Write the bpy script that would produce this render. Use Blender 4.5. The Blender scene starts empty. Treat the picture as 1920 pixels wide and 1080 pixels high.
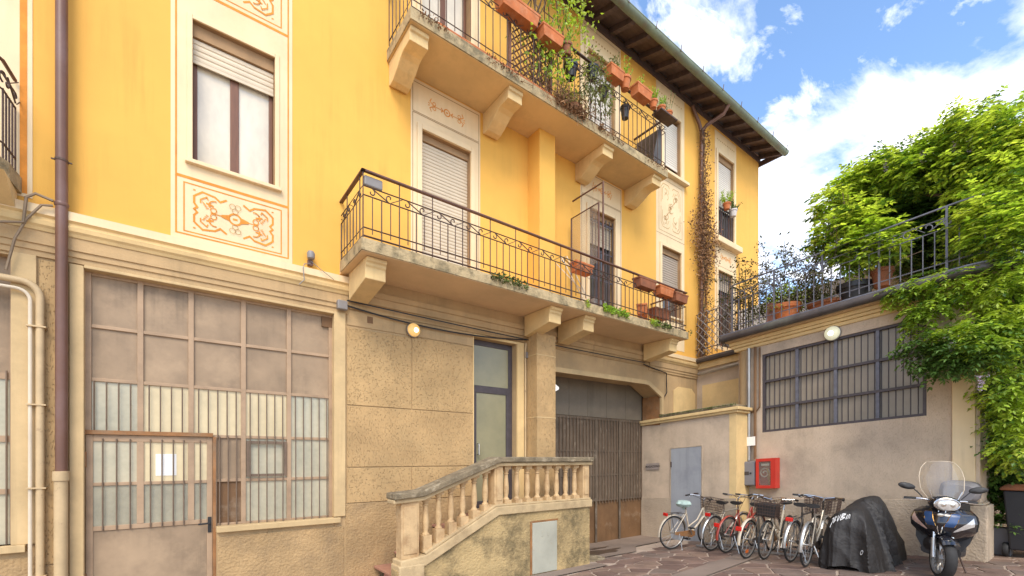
import bpy, math, random
from mathutils import Vector, Matrix
random.seed(7)
R = math.radians
scene = bpy.context.scene
COL = scene.collection

# ------------------------------------------------------------------ camera
VA = R(53.063)                      # angle between the facade (+X) and the view axis
CZ = 1.45
cam_d = bpy.data.cameras.new('camera')
cam = bpy.data.objects.new('camera', cam_d); COL.objects.link(cam)
cam.location = (0, 0, CZ)
cam.rotation_euler = (R(90), 0, VA - R(90))
cam_d.sensor_width = 36; cam_d.lens = 16.0
cam_d.shift_y = (858 - 540) / 1920
cam_d.clip_start = 0.05; cam_d.clip_end = 500
scene.camera = cam

# ------------------------------------------------------------------ sky
world = bpy.data.worlds.new('World'); scene.world = world; world.use_nodes = True
SUN_EL, SUN_AZ = R(48), R(212)      # azimuth clockwise from +Y
SKY_STRENGTH, CLOUD_VALUE = 0.15, 7.6
def build_sky():
    nt = world.node_tree; n = nt.nodes; l = nt.links; n.clear()
    out = n.new('ShaderNodeOutputWorld'); bg = n.new('ShaderNodeBackground')
    sky = n.new('ShaderNodeTexSky'); sky.sky_type = 'NISHITA'; sky.sun_disc = False
    sky.sun_elevation = SUN_EL; sky.sun_rotation = SUN_AZ; sky.air_density = 1.0; sky.dust_density = 0.4; sky.ozone_density = 1.6
    tc = n.new('ShaderNodeTexCoord'); sep = n.new('ShaderNodeSeparateXYZ')
    l.new(tc.outputs['Generated'], sep.inputs[0])
    def m(op, a, b=None):
        q = n.new('ShaderNodeMath'); q.operation = op
        for i, s in enumerate((a, b)):
            if s is None: continue
            if isinstance(s, (int, float)): q.inputs[i].default_value = s
            else: l.new(s, q.inputs[i])
        return q.outputs[0]
    zz = m('ADD', m('MAXIMUM', sep.outputs[2], 0.0), 0.22)
    cx = m('DIVIDE', sep.outputs[0], zz); cy = m('DIVIDE', sep.outputs[1], zz)
    comb = n.new('ShaderNodeCombineXYZ'); l.new(cx, comb.inputs[0]); l.new(cy, comb.inputs[1])
    mp = n.new('ShaderNodeMapping'); mp.inputs['Location'].default_value = (0.4, 2.2, 1.5); mp.inputs['Scale'].default_value = (1.0, 1.5, 1)
    l.new(comb.outputs[0], mp.inputs[0])
    nz = n.new('ShaderNodeTexNoise'); nz.inputs['Scale'].default_value = 2.0; nz.inputs['Detail'].default_value = 10; nz.inputs['Roughness'].default_value = 0.60; nz.inputs['Distortion'].default_value = 0.45
    l.new(mp.outputs[0], nz.inputs['Vector'])
    rp = n.new('ShaderNodeValToRGB'); rp.color_ramp.elements[0].position = 0.47; rp.color_ramp.elements[1].position = 0.63
    nz2 = n.new('ShaderNodeTexNoise'); nz2.inputs['Scale'].default_value = 5.5; nz2.inputs['Detail'].default_value = 9; nz2.inputs['Roughness'].default_value = 0.62; nz2.inputs['Distortion'].default_value = 0.3
    l.new(mp.outputs[0], nz2.inputs['Vector'])
    haze = m('MULTIPLY', m('SUBTRACT', 0.62, sep.outputs[2]), 0.10)      # clouds close up towards the horizon
    big = m('ADD', nz.outputs['Fac'], haze); wisps = m('SUBTRACT', nz2.outputs['Fac'], 0.055)
    l.new(m('MAXIMUM', big, wisps), rp.inputs['Fac'])
    hs = n.new('ShaderNodeHueSaturation'); hs.inputs['Saturation'].default_value = 1.06; hs.inputs['Value'].default_value = 1.42
    l.new(sky.outputs[0], hs.inputs['Color'])
    mix = n.new('ShaderNodeMix'); mix.data_type = 'RGBA'
    l.new(rp.outputs[0], mix.inputs['Factor']); l.new(hs.outputs[0], mix.inputs['A'])
    mix.inputs['B'].default_value = (CLOUD_VALUE, CLOUD_VALUE, CLOUD_VALUE * 1.02, 1)
    l.new(mix.outputs['Result'], bg.inputs['Color']); bg.inputs['Strength'].default_value = SKY_STRENGTH
    l.new(bg.outputs[0], out.inputs[0])
build_sky()

# ------------------------------------------------------------------ sun (wide and soft, stands in for skylight on the facade)
sd = bpy.data.lights.new('sun', 'SUN'); sun = bpy.data.objects.new('sun', sd); COL.objects.link(sun)
sd.energy = 2.0; sd.angle = R(30); sd.color = (1.0, 0.90, 0.74)
sdir = Vector((math.sin(SUN_AZ) * math.cos(SUN_EL), math.cos(SUN_AZ) * math.cos(SUN_EL), math.sin(SUN_EL)))
sun.rotation_euler = sdir.to_track_quat('Z', 'Y').to_euler()
sun.location = (0, -10, 20)
vs = scene.view_settings
vs.view_transform = 'Standard'; vs.look = 'None'; vs.gamma = 1; vs.use_curve_mapping = False
vs.exposure = 0.78

# ------------------------------------------------------------------ measures
FY = 6.3                            # facade plane
KS = 0.064                          # the yard falls towards the facade
def G(x, y): return -KS * y
def zt(z, y): return z - KS * y     # the annex follows the fall of the yard

# ------------------------------------------------------------------ materials
def srgb(r, g, b):
    f = lambda c: (c / 12.92) if c <= 0.04045 else ((c + 0.055) / 1.055) ** 2.4
    return tuple(f(c / 255) for c in (r, g, b))
def material(name, col, rough=0.8, var=0.12, scale=3.0, bump=0.0, bscale=40.0, metal=0.0, col2=None, spec=0.5,
             coat=0.0, stretch=(1, 1, 1), stain=None, stain_amt=0.5, stain_scale=1.2, stain_pos=(0.5, 0.66), transl=0.0, island=0.0, trans=0.0, alpha=1.0, bstretch=None, ior=1.5, btype='noise', bdist=0.02, streak=0.0, glow=0.0):
    m = bpy.data.materials.new(name); m.use_nodes = True
    nt = m.node_tree; n = nt.nodes; l = nt.links; n.clear()
    out = n.new('ShaderNodeOutputMaterial'); p = n.new('ShaderNodeBsdfPrincipled')
    p.inputs['Roughness'].default_value = rough; p.inputs['Metallic'].default_value = metal
    p.inputs['Specular IOR Level'].default_value = spec; p.inputs['Coat Weight'].default_value = coat
    p.inputs['Transmission Weight'].default_value = trans; p.inputs['Alpha'].default_value = alpha; p.inputs['IOR'].default_value = ior
    geo = n.new('ShaderNodeNewGeometry'); mp = n.new('ShaderNodeMapping'); mp.inputs['Scale'].default_value = stretch
    l.new(geo.outputs['Position'], mp.inputs[0])
    def noise(sc, det=5, rg=0.55, vec=None):
        q = n.new('ShaderNodeTexNoise'); q.inputs['Scale'].default_value = sc; q.inputs['Detail'].default_value = det; q.inputs['Roughness'].default_value = rg
        l.new((vec or mp).outputs[0], q.inputs['Vector']); return q
    def mixc(fac, a, b, typ='MIX'):
        q = n.new('ShaderNodeMix'); q.data_type = 'RGBA'; q.blend_type = typ
        for k, s in (('Factor', fac), ('A', a), ('B', b)):
            if isinstance(s, (int, float)): q.inputs[k].default_value = s
            elif isinstance(s, tuple): q.inputs[k].default_value = (*s[:3], 1)
            else: l.new(s, q.inputs[k])
        return q.outputs['Result']
    def ramp(src, a, b):
        q = n.new('ShaderNodeMapRange'); q.inputs[1].default_value = a; q.inputs[2].default_value = b; l.new(src, q.inputs[0]); return q.outputs[0]
    c2 = col2 or tuple(c * (1 - 2.2 * var) for c in col)
    c1 = tuple(min(0.95, c * (1 + 0.5 * var)) for c in col)
    c = mixc(ramp(noise(scale).outputs['Fac'], 0.3, 0.72), c1, c2)
    fine = ramp(noise(scale * 9, 3).outputs['Fac'], 0.3, 0.7)
    c = mixc(var * 0.9, c, mixc(fine, tuple(x * 0.75 for x in col), tuple(min(0.95, x * 1.2) for x in col)))
    if stain:
        sfac = ramp(noise(stain_scale, 8, 0.68).outputs['Fac'], *stain_pos)
        mm = n.new('ShaderNodeMath'); mm.operation = 'MULTIPLY'; l.new(sfac, mm.inputs[0]); mm.inputs[1].default_value = stain_amt
        c = mixc(mm.outputs[0], c, stain)
    if streak:      # rain and rust runs
        sm = n.new('ShaderNodeMapping'); sm.inputs['Scale'].default_value = (1, 1, 0.05); l.new(geo.outputs['Position'], sm.inputs[0])
        big = ramp(noise(1.3, 3, 0.5).outputs['Fac'], 0.42, 0.66); run = ramp(noise(9, 5, 0.65, sm).outputs['Fac'], 0.48, 0.72)
        q1 = n.new('ShaderNodeMath'); q1.operation = 'MULTIPLY'; l.new(big, q1.inputs[0]); l.new(run, q1.inputs[1]); q2 = n.new('ShaderNodeMath'); q2.operation = 'MULTIPLY'; l.new(q1.outputs[0], q2.inputs[0]); q2.inputs[1].default_value = streak
        c = mixc(q2.outputs[0], c, tuple(x * 0.45 for x in col))
    if island:
        h = n.new('ShaderNodeHueSaturation'); rr = n.new('ShaderNodeMapRange'); rr.inputs[3].default_value = 1 - island; rr.inputs[4].default_value = 1 + island
        l.new(geo.outputs['Random Per Island'], rr.inputs[0]); l.new(rr.outputs[0], h.inputs['Value']); l.new(c, h.inputs['Color'])
        c = h.outputs[0]
    l.new(c, p.inputs['Base Color'])
    if bump:
        bm = n.new('ShaderNodeMapping'); bm.inputs['Scale'].default_value = bstretch or (1, 1, 1); l.new(geo.outputs['Position'], bm.inputs[0])
        if btype == 'noise': src = noise(bscale, 4, 0.6, bm).outputs['Fac']
        elif btype == 'scratch':   # roughcast dragged with the trowel: short gouges, their shade painted in darker
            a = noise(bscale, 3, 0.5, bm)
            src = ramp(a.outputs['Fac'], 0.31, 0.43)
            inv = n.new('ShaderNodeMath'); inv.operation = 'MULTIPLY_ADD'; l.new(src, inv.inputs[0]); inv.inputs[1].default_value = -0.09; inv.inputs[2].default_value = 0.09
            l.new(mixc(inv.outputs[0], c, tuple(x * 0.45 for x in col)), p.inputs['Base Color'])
        else:
            w = n.new('ShaderNodeTexVoronoi'); w.inputs['Scale'].default_value = bscale; l.new(bm.outputs[0], w.inputs['Vector']); src = w.outputs['Distance']
        b = n.new('ShaderNodeBump'); b.inputs['Strength'].default_value = bump; b.inputs['Distance'].default_value = bdist
        l.new(src, b.inputs['Height']); l.new(b.outputs[0], p.inputs['Normal'])
    if glow: l.new(c, p.inputs['Emission Color']); p.inputs['Emission Strength'].default_value = glow  # faint pane emission stands in for light from inside
    sh = p.outputs[0]
    if transl:
        t = n.new('ShaderNodeBsdfTranslucent'); mx = n.new('ShaderNodeMixShader'); mx.inputs[0].default_value = transl
        l.new(mixc(1.0, c, (1.9, 1.9, 0.8), 'MULTIPLY'), t.inputs[0]); l.new(sh, mx.inputs[1]); l.new(t.outputs[0], mx.inputs[2]); sh = mx.outputs[0]
    l.new(sh, out.inputs[0])
    return m
def emission(name, col, s):
    m = bpy.data.materials.new(name); m.use_nodes = True
    p = m.node_tree.nodes['Principled BSDF']; p.inputs['Base Color'].default_value = (*col, 1); p.inputs['Emission Color'].default_value = (*col, 1); p.inputs['Emission Strength'].default_value = s; p.inputs['Roughness'].default_value = 0.3
    return m
M = {}
M['yellow'] = material('yellow_plaster', (0.79, 0.435, 0.085), 0.9, 0.07, 0.5, 0.12, 90, stain=(0.72, 0.37, 0.075), stain_amt=0.5, stain_scale=0.7, stain_pos=(0.45, 0.75), streak=0.30)
M['cream'] = material('cream_paint', (0.80, 0.62, 0.38), 0.85, 0.06, 1.0, 0.08, 70, stain=(0.70, 0.50, 0.27), stain_amt=0.4, streak=0.30)
M['corbel'] = material('corbel_plaster', (0.74, 0.53, 0.25), 0.85, 0.08, 2.0, 0.12, 50, stain=(0.45, 0.30, 0.15), stain_amt=0.35, stain_scale=2.2, streak=0.35)
M['soffit'] = material('balcony_soffit', (0.70, 0.48, 0.22), 0.9, 0.08, 1.2, 0.1, 60, stain=(0.42, 0.29, 0.15), stain_amt=0.5, stain_scale=1.0, streak=0.20)
M['soffit_grey'] = material('lower_balcony_soffit', (0.74, 0.52, 0.29), 0.9, 0.08, 1.2, 0.1, 60, stain=(0.62, 0.44, 0.24), stain_amt=0.5)
M['orange'] = material('painted_ornament_orange', (0.76, 0.28, 0.04), 0.9, 0.15, 8)
M['orange_faint'] = material('faded_ornament_brown', (0.44, 0.25, 0.08), 0.9, 0.2, 8)
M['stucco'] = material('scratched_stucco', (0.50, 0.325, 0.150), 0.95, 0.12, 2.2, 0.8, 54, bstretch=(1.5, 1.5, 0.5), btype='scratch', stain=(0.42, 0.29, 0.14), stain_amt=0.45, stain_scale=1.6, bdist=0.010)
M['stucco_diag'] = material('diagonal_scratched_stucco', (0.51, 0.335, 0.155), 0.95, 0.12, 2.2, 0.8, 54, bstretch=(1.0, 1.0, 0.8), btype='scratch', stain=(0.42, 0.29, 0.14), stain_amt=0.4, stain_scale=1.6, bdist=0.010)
M['stucco_flat'] = material('smooth_beige_plaster', (0.51, 0.345, 0.175), 0.92, 0.1, 1.6, 0.25, 45, stain=(0.33, 0.24, 0.13), stain_amt=0.5, stain_scale=1.5, streak=0.50)
M['roughcast'] = material('roughcast_plinth', (0.47, 0.31, 0.15), 0.95, 0.14, 2.5, 0.9, 34, btype='noise', stain=(0.26, 0.18, 0.10), stain_amt=0.5, stain_scale=2.0)
M['jamb'] = material('cream_jamb', (0.60, 0.43, 0.22), 0.85, 0.1, 2, 0.1, 50, stain=(0.40, 0.29, 0.15), stain_amt=0.4, stain_scale=2.5, streak=0.40)
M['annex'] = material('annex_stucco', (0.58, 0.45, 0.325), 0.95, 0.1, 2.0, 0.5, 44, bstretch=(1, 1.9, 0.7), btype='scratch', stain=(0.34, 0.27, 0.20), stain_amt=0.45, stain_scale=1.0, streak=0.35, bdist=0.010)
M['annex_rough'] = material('annex_roughcast', (0.50, 0.395, 0.285), 0.95, 0.12, 2.2, 0.9, 30, stain=(0.25, 0.20, 0.15), stain_amt=0.5, stain_scale=1.4)
M['stone'] = material('cast_stone', (0.54, 0.40, 0.22), 0.9, 0.14, 4, 0.3, 60, stain=(0.25, 0.17, 0.09), stain_amt=0.55, stain_scale=3.5)
M['stone_pink'] = material('baluster_stone', (0.58, 0.40, 0.21), 0.9, 0.14, 5, 0.25, 60, stain=(0.33, 0.17, 0.07), stain_amt=0.45, stain_scale=5, streak=0.50)
M['moss'] = material('mossy_coping', (0.25, 0.195, 0.12), 0.95, 0.3, 6, 0.8, 50, stain=(0.42, 0.35, 0.24), stain_amt=0.8, stain_scale=7, stain_pos=(0.52, 0.64))
M['mossy_wall'] = material('stained_roughcast', (0.50, 0.36, 0.17), 0.95, 0.15, 2.0, 0.95, 32, stain=(0.13, 0.10, 0.05), stain_amt=0.85, stain_scale=2.2, stain_pos=(0.46, 0.62))
M['slab_edge'] = material('weathered_slab_edge', (0.50, 0.38, 0.21), 0.95, 0.15, 3, 0.6, 40, stain=(0.12, 0.10, 0.055), stain_amt=0.8, stain_scale=5, stain_pos=(0.46, 0.62), streak=0.60)
M['iron'] = material('wrought_iron', (0.10, 0.06, 0.045), 0.6, 0.2, 12, 0.1, 90, metal=0.3)
M['iron_grey'] = material('grey_painted_iron', (0.16, 0.16, 0.19), 0.55, 0.15, 12, metal=0.3)
M['rail_brown'] = material('brown_handrail', (0.13, 0.06, 0.04), 0.55, 0.15, 8)
M['brown_pipe'] = material('brown_drainpipe', (0.15, 0.07, 0.045), 0.45, 0.1, 3, stain=(0.20, 0.12, 0.11), stain_amt=0.6, stain_scale=0.8, streak=0.30)
M['cream_pipe'] = material('cream_painted_pipe', (0.55, 0.40, 0.22), 0.6, 0.1, 4, stain=(0.25, 0.16, 0.09), stain_amt=0.6, stain_scale=9, stain_pos=(0.6, 0.68))
M['grey_pipe'] = material('galvanised_pipe', (0.42, 0.40, 0.38), 0.4, 0.1, 5, metal=0.7)
M['white_pipe'] = material('pale_conduit', (0.66, 0.56, 0.42), 0.5, 0.08, 4)
M['gate_metal'] = material('taupe_painted_sheet', (0.335, 0.235, 0.145), 0.6, 0.22, 1.3, 0.08, 10, stain=(0.46, 0.325, 0.20), stain_amt=0.55, stain_scale=1.6, streak=0.75)
M['gate_frame'] = material('taupe_steel_frame', (0.40, 0.27, 0.165), 0.6, 0.1, 4, stain=(0.27, 0.18, 0.11), stain_amt=0.5, stain_scale=4)
M['garage_grey'] = material('grey_garage_sheet', (0.20, 0.165, 0.12), 0.6, 0.15, 1.6, stain=(0.26, 0.21, 0.155), stain_amt=0.5, stain_scale=1.6, streak=0.4)
M['garage_dark'] = material('dirty_garage_mesh', (0.15, 0.11, 0.075), 0.7, 0.25, 3, 0.2, 30, stain=(0.33, 0.27, 0.20), stain_amt=0.6, stain_scale=4, stain_pos=(0.56, 0.7), streak=0.5)
M['rust'] = material('rusty_steel', (0.32, 0.15, 0.055), 0.8, 0.25, 5, 0.2, 60, stain=(0.25, 0.17, 0.10), stain_amt=0.6, stain_scale=4)
M['rust_sheet'] = material('rusted_brown_sheet', (0.20, 0.105, 0.045), 0.75, 0.2, 2, 0.15, 40, stain=(0.33, 0.25, 0.17), stain_amt=0.6, stain_scale=2.4, stain_pos=(0.56, 0.7), streak=0.60)
M['bar'] = material('thin_steel_bar', (0.17, 0.115, 0.075), 0.6, 0.15, 10)
M['bar_dark'] = material('dark_steel_frame', (0.085, 0.07, 0.075), 0.55, 0.15, 8, metal=0.2)
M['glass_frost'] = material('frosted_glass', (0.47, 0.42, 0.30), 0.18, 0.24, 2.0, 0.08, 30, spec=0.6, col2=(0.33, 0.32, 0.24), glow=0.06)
M['glass_warm'] = material('warm_lit_frosted_glass', (0.58, 0.48, 0.30), 0.22, 0.2, 1.6, 0.06, 45, spec=0.4, col2=(0.48, 0.40, 0.25), glow=0.10)  # warm light from inside put into the pane's colour and emission
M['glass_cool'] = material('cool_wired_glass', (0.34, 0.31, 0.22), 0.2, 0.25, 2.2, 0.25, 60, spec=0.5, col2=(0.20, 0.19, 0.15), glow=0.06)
M['glass_dim'] = material('dusty_frosted_glass', (0.30, 0.25, 0.19), 0.3, 0.18, 1.1, 0.05, 50, spec=0.5, col2=(0.20, 0.165, 0.125))
M['glass_green'] = material('greenish_door_glass', (0.30, 0.27, 0.155), 0.2, 0.15, 0.9, 0.02, 30, spec=0.6, col2=(0.19, 0.18, 0.115))
M['glass_window'] = material('window_glass', (0.70, 0.62, 0.48), 0.06, 0.16, 2.2, spec=0.8, col2=(0.48, 0.43, 0.34), stretch=(1, 1, 0.5))
M['glass_dark'] = material('dark_window_glass', (0.10, 0.09, 0.08), 0.08, 0.2, 2.0, spec=0.8)
M['wood'] = material('brown_window_wood', (0.17, 0.07, 0.035), 0.5, 0.15, 6, stretch=(6, 6, 0.6))
M['roof_wood'] = material('dark_eaves_boards', (0.105, 0.065, 0.055), 0.8, 0.2, 3, 0.2, 30, stretch=(1, 5, 1))
M['shutter'] = material('cream_roller_shutter', (0.62, 0.52, 0.38), 0.6, 0.06, 2, streak=0.20)
M['shutter_grey'] = material('grey_roller_shutter', (0.40, 0.33, 0.26), 0.6, 0.06, 2)
M['shutter_white'] = material('white_roller_shutter', (0.70, 0.65, 0.57), 0.6, 0.05, 2)
M['reveal'] = material('brown_reveal', (0.36, 0.22, 0.11), 0.85, 0.1, 4)
M['copper'] = material('green_copper_gutter', (0.18, 0.22, 0.155), 0.6, 0.2, 3, 0.1, 20, stain=(0.20, 0.145, 0.10), stain_amt=0.5, stain_scale=3, streak=0.40)
M['gutter_dark'] = material('dark_gutter', (0.075, 0.06, 0.055), 0.5, 0.2, 4, stain=(0.15, 0.16, 0.12), stain_amt=0.5)
M['tile'] = material('terracotta_roof_tile', (0.35, 0.16, 0.08), 0.85, 0.2, 6)
M['terracotta'] = material('terracotta_pot', (0.52, 0.155, 0.045), 0.8, 0.15, 7, 0.1, 40, stain=(0.60, 0.30, 0.16), stain_amt=0.4, stain_scale=9)
M['terracotta_dark'] = material('weathered_terracotta', (0.28, 0.10, 0.045), 0.85, 0.2, 7, stain=(0.14, 0.07, 0.045), stain_amt=0.5, stain_scale=9)
M['black_plastic'] = material('black_plastic', (0.02, 0.02, 0.024), 0.45, 0.1, 5)
M['grey_plastic'] = material('grey_plastic', (0.24, 0.22, 0.21), 0.5, 0.1, 5)
M['cable'] = material('dusty_brown_cable', (0.26, 0.185, 0.115), 0.7, 0.15, 6)
M['soil'] = material('dark_soil', (0.05, 0.035, 0.025), 0.95, 0.3, 20)
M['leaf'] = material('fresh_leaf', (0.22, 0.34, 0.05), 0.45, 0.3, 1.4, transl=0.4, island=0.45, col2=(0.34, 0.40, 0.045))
M['leaf_bright'] = material('sun_tinted_wisteria_leaf', (0.30, 0.41, 0.06), 0.42, 0.35, 1.8, transl=0.42, island=0.65, col2=(0.52, 0.54, 0.12))  # sunlight painted into the leaf colour
M['leaf_dark'] = material('deep_green_and_shade_leaf', (0.055, 0.12, 0.025), 0.4, 0.3, 1.2, transl=0.25, island=0.5, col2=(0.11, 0.18, 0.035))  # real dark leaves, and shade painted inside the wisteria
M['leaf_olive'] = material('olive_leaf', (0.17, 0.19, 0.06), 0.5, 0.3, 4, transl=0.3, island=0.4)
M['leaf_shrub'] = material('shrub_leaf', (0.095, 0.095, 0.04), 0.85, 0.3, 3, transl=0.15, spec=0.2, island=0.4)
M['leaf_dry'] = material('dry_leaf', (0.28, 0.16, 0.08), 0.9, 0.3, 4, island=0.5, col2=(0.16, 0.085, 0.05), spec=0.2)
M['moss_plant'] = material('moss_tufts', (0.12, 0.15, 0.03), 0.8, 0.3, 5, island=0.5)
M['flower'] = material('lilac_blossom', (0.45, 0.36, 0.52), 0.6, 0.2, 5, transl=0.3)
M['twig'] = material('brown_stem', (0.12, 0.075, 0.045), 0.9, 0.2, 8)
M['grout'] = material('sandy_grout', (0.46, 0.36, 0.28), 0.95, 0.15, 4, 0.4, 60)
M['concrete'] = material('smooth_concrete', (0.25, 0.19, 0.15), 0.85, 0.12, 1.6, 0.15, 40, stain=(0.13, 0.10, 0.08), stain_amt=0.5, stain_scale=1.0)
for i, c in enumerate(((0.225, 0.145, 0.11), (0.175, 0.11, 0.085), (0.255, 0.17, 0.125), (0.20, 0.145, 0.115))):
    M['por%d' % i] = material('porphyry_slab_%d' % i, c, 0.7, 0.2, 3, 0.3, 30, stain=(0.11, 0.07, 0.06), stain_amt=0.5, stain_scale=2)
M['step'] = material('pink_stone_step', (0.40, 0.20, 0.13), 0.8, 0.12, 5)
M['grey_door'] = material('pale_grey_metal_door', (0.34, 0.35, 0.37), 0.5, 0.08, 1.5, stain=(0.22, 0.23, 0.26), stain_amt=0.5, stain_scale=2, streak=0.35)
M['hatch'] = material('pale_green_hatch', (0.42, 0.41, 0.33), 0.6, 0.1, 2, stain=(0.28, 0.17, 0.09), stain_amt=0.6, stain_scale=6, stain_pos=(0.6, 0.72))
M['grey_box'] = material('grey_enclosure', (0.20, 0.19, 0.20), 0.5, 0.06, 3)
M['red'] = material('red_enamel', (0.55, 0.035, 0.02), 0.4, 0.08, 3)
M['red_dark'] = material('dark_red_interior', (0.42, 0.05, 0.02), 0.5, 0.2, 5)
M['brass'] = material('brass', (0.45, 0.25, 0.06), 0.35, 0.2, 8, metal=0.7)
M['hose'] = material('white_hose', (0.55, 0.50, 0.45), 0.7, 0.1, 5)
M['chrome'] = material('chrome', (0.62, 0.60, 0.58), 0.2, 0.05, 5, metal=1.0)
M['alu'] = material('brushed_aluminium', (0.55, 0.54, 0.52), 0.35, 0.08, 6, metal=0.8)
M['tyre'] = material('tyre_rubber', (0.025, 0.024, 0.024), 0.75, 0.2, 12)
M['saddle'] = material('black_saddle', (0.018, 0.016, 0.016), 0.5, 0.1, 8)
M['white_frame'] = material('cream_bike_paint', (0.60, 0.52, 0.40), 0.4, 0.08, 8, stain=(0.3, 0.15, 0.07), stain_amt=0.4, stain_scale=14)
M['red_frame'] = material('red_bike_paint', (0.33, 0.05, 0.03), 0.4, 0.1, 8)
M['grey_frame'] = material('silver_bike_paint', (0.38, 0.34, 0.28), 0.4, 0.1, 8, metal=0.4)
M['dark_frame'] = material('dark_bike_paint', (0.06, 0.05, 0.045), 0.4, 0.1, 8)
M['reflector'] = material('red_reflector', (0.60, 0.02, 0.015), 0.25, 0.1, 8)
M['orange_reflector'] = material('orange_reflector', (0.75, 0.16, 0.02), 0.3, 0.1, 8)
M['bag'] = material('pale_plastic_bag', (0.42, 0.55, 0.50), 0.4, 0.15, 12, 0.4, 25)
M['cover'] = material('black_nylon_cover', (0.022, 0.019, 0.018), 0.62, 0.15, 3, 0.7, 7, bdist=0.04)
M['print'] = material('white_print', (0.65, 0.65, 0.65), 0.6, 0.05, 5)
M['black_paint'] = material('gloss_black_paint', (0.010, 0.010, 0.014), 0.12, 0.05, 3, coat=0.8)
M['black_matt'] = material('matt_black_trim', (0.022, 0.021, 0.022), 0.55, 0.1, 5)
M['blue_grille'] = material('blue_grille', (0.02, 0.06, 0.16), 0.3, 0.1, 5)
M['lens'] = material('clear_lens', (0.62, 0.60, 0.58), 0.1, 0.15, 30, spec=0.9, metal=0.4)
M['lens_amber'] = material('amber_tinted_lens', (0.60, 0.42, 0.36), 0.12, 0.2, 20, spec=0.9)
M['matt_white'] = material('matt_white_finish', (0.85, 0.83, 0.78), 0.8, 0.02, 3)
M['text'] = material('dark_lettering', (0.06, 0.045, 0.04), 0.7, 0.05, 3)
M['plaque'] = material('plaque_metal', (0.33, 0.27, 0.235), 0.5, 0.1, 8)
M['white_wall'] = material('white_terrace_wall', (0.62, 0.58, 0.55), 0.9, 0.06, 1, 0.1, 40, streak=0.30)
M['brick'] = material('red_brown_brick', (0.26, 0.12, 0.085), 0.9, 0.2, 8, 0.4, 40)
M['lamp_glass'] = emission('lit_lamp_glass', (0.78, 0.48, 0.16), 0.32)
M['lamp_glass_white'] = emission('pale_lamp_glass', (0.62, 0.60, 0.42), 0.35)
M['lamp_core_white'] = emission('pale_lamp_bulb', (1.0, 1.0, 0.86), 2.2)
M['lamp_core'] = emission('lamp_bulb_glow', (1.0, 0.86, 0.55), 3.0)
def clear_glass():
    m = bpy.data.materials.new('clear_windscreen'); m.use_nodes = True
    n = m.node_tree.nodes; l = m.node_tree.links; n.clear()
    o = n.new('ShaderNodeOutputMaterial'); t = n.new('ShaderNodeBsdfTransparent'); g = n.new('ShaderNodeBsdfGlossy'); g.inputs['Roughness'].default_value = 0.05
    t.inputs[0].default_value = (0.90, 0.88, 0.84, 1); f = n.new('ShaderNodeMath'); f.operation = 'POWER'; lw = n.new('ShaderNodeLayerWeight'); lw.inputs[0].default_value = 0.3; l.new(lw.outputs['Facing'], f.inputs[0]); f.inputs[1].default_value = 3.0; sc_ = n.new('ShaderNodeMath'); sc_.operation = 'MULTIPLY_ADD'; sc_.inputs[1].default_value = 0.45; sc_.inputs[2].default_value = 0.05; l.new(f.outputs[0], sc_.inputs[0])
    d = n.new('ShaderNodeBsdfDiffuse'); d.inputs[0].default_value = (0.7, 0.66, 0.6, 1); m2 = n.new('ShaderNodeMixShader'); m2.inputs[0].default_value = 0.10
    mx = n.new('ShaderNodeMixShader'); l.new(sc_.outputs[0], mx.inputs[0]); l.new(t.outputs[0], m2.inputs[1]); l.new(d.outputs[0], m2.inputs[2])
    l.new(m2.outputs[0], mx.inputs[1]); l.new(g.outputs[0], mx.inputs[2]); l.new(mx.outputs[0], o.inputs[0]); return m
M['clear'] = clear_glass()

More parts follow.
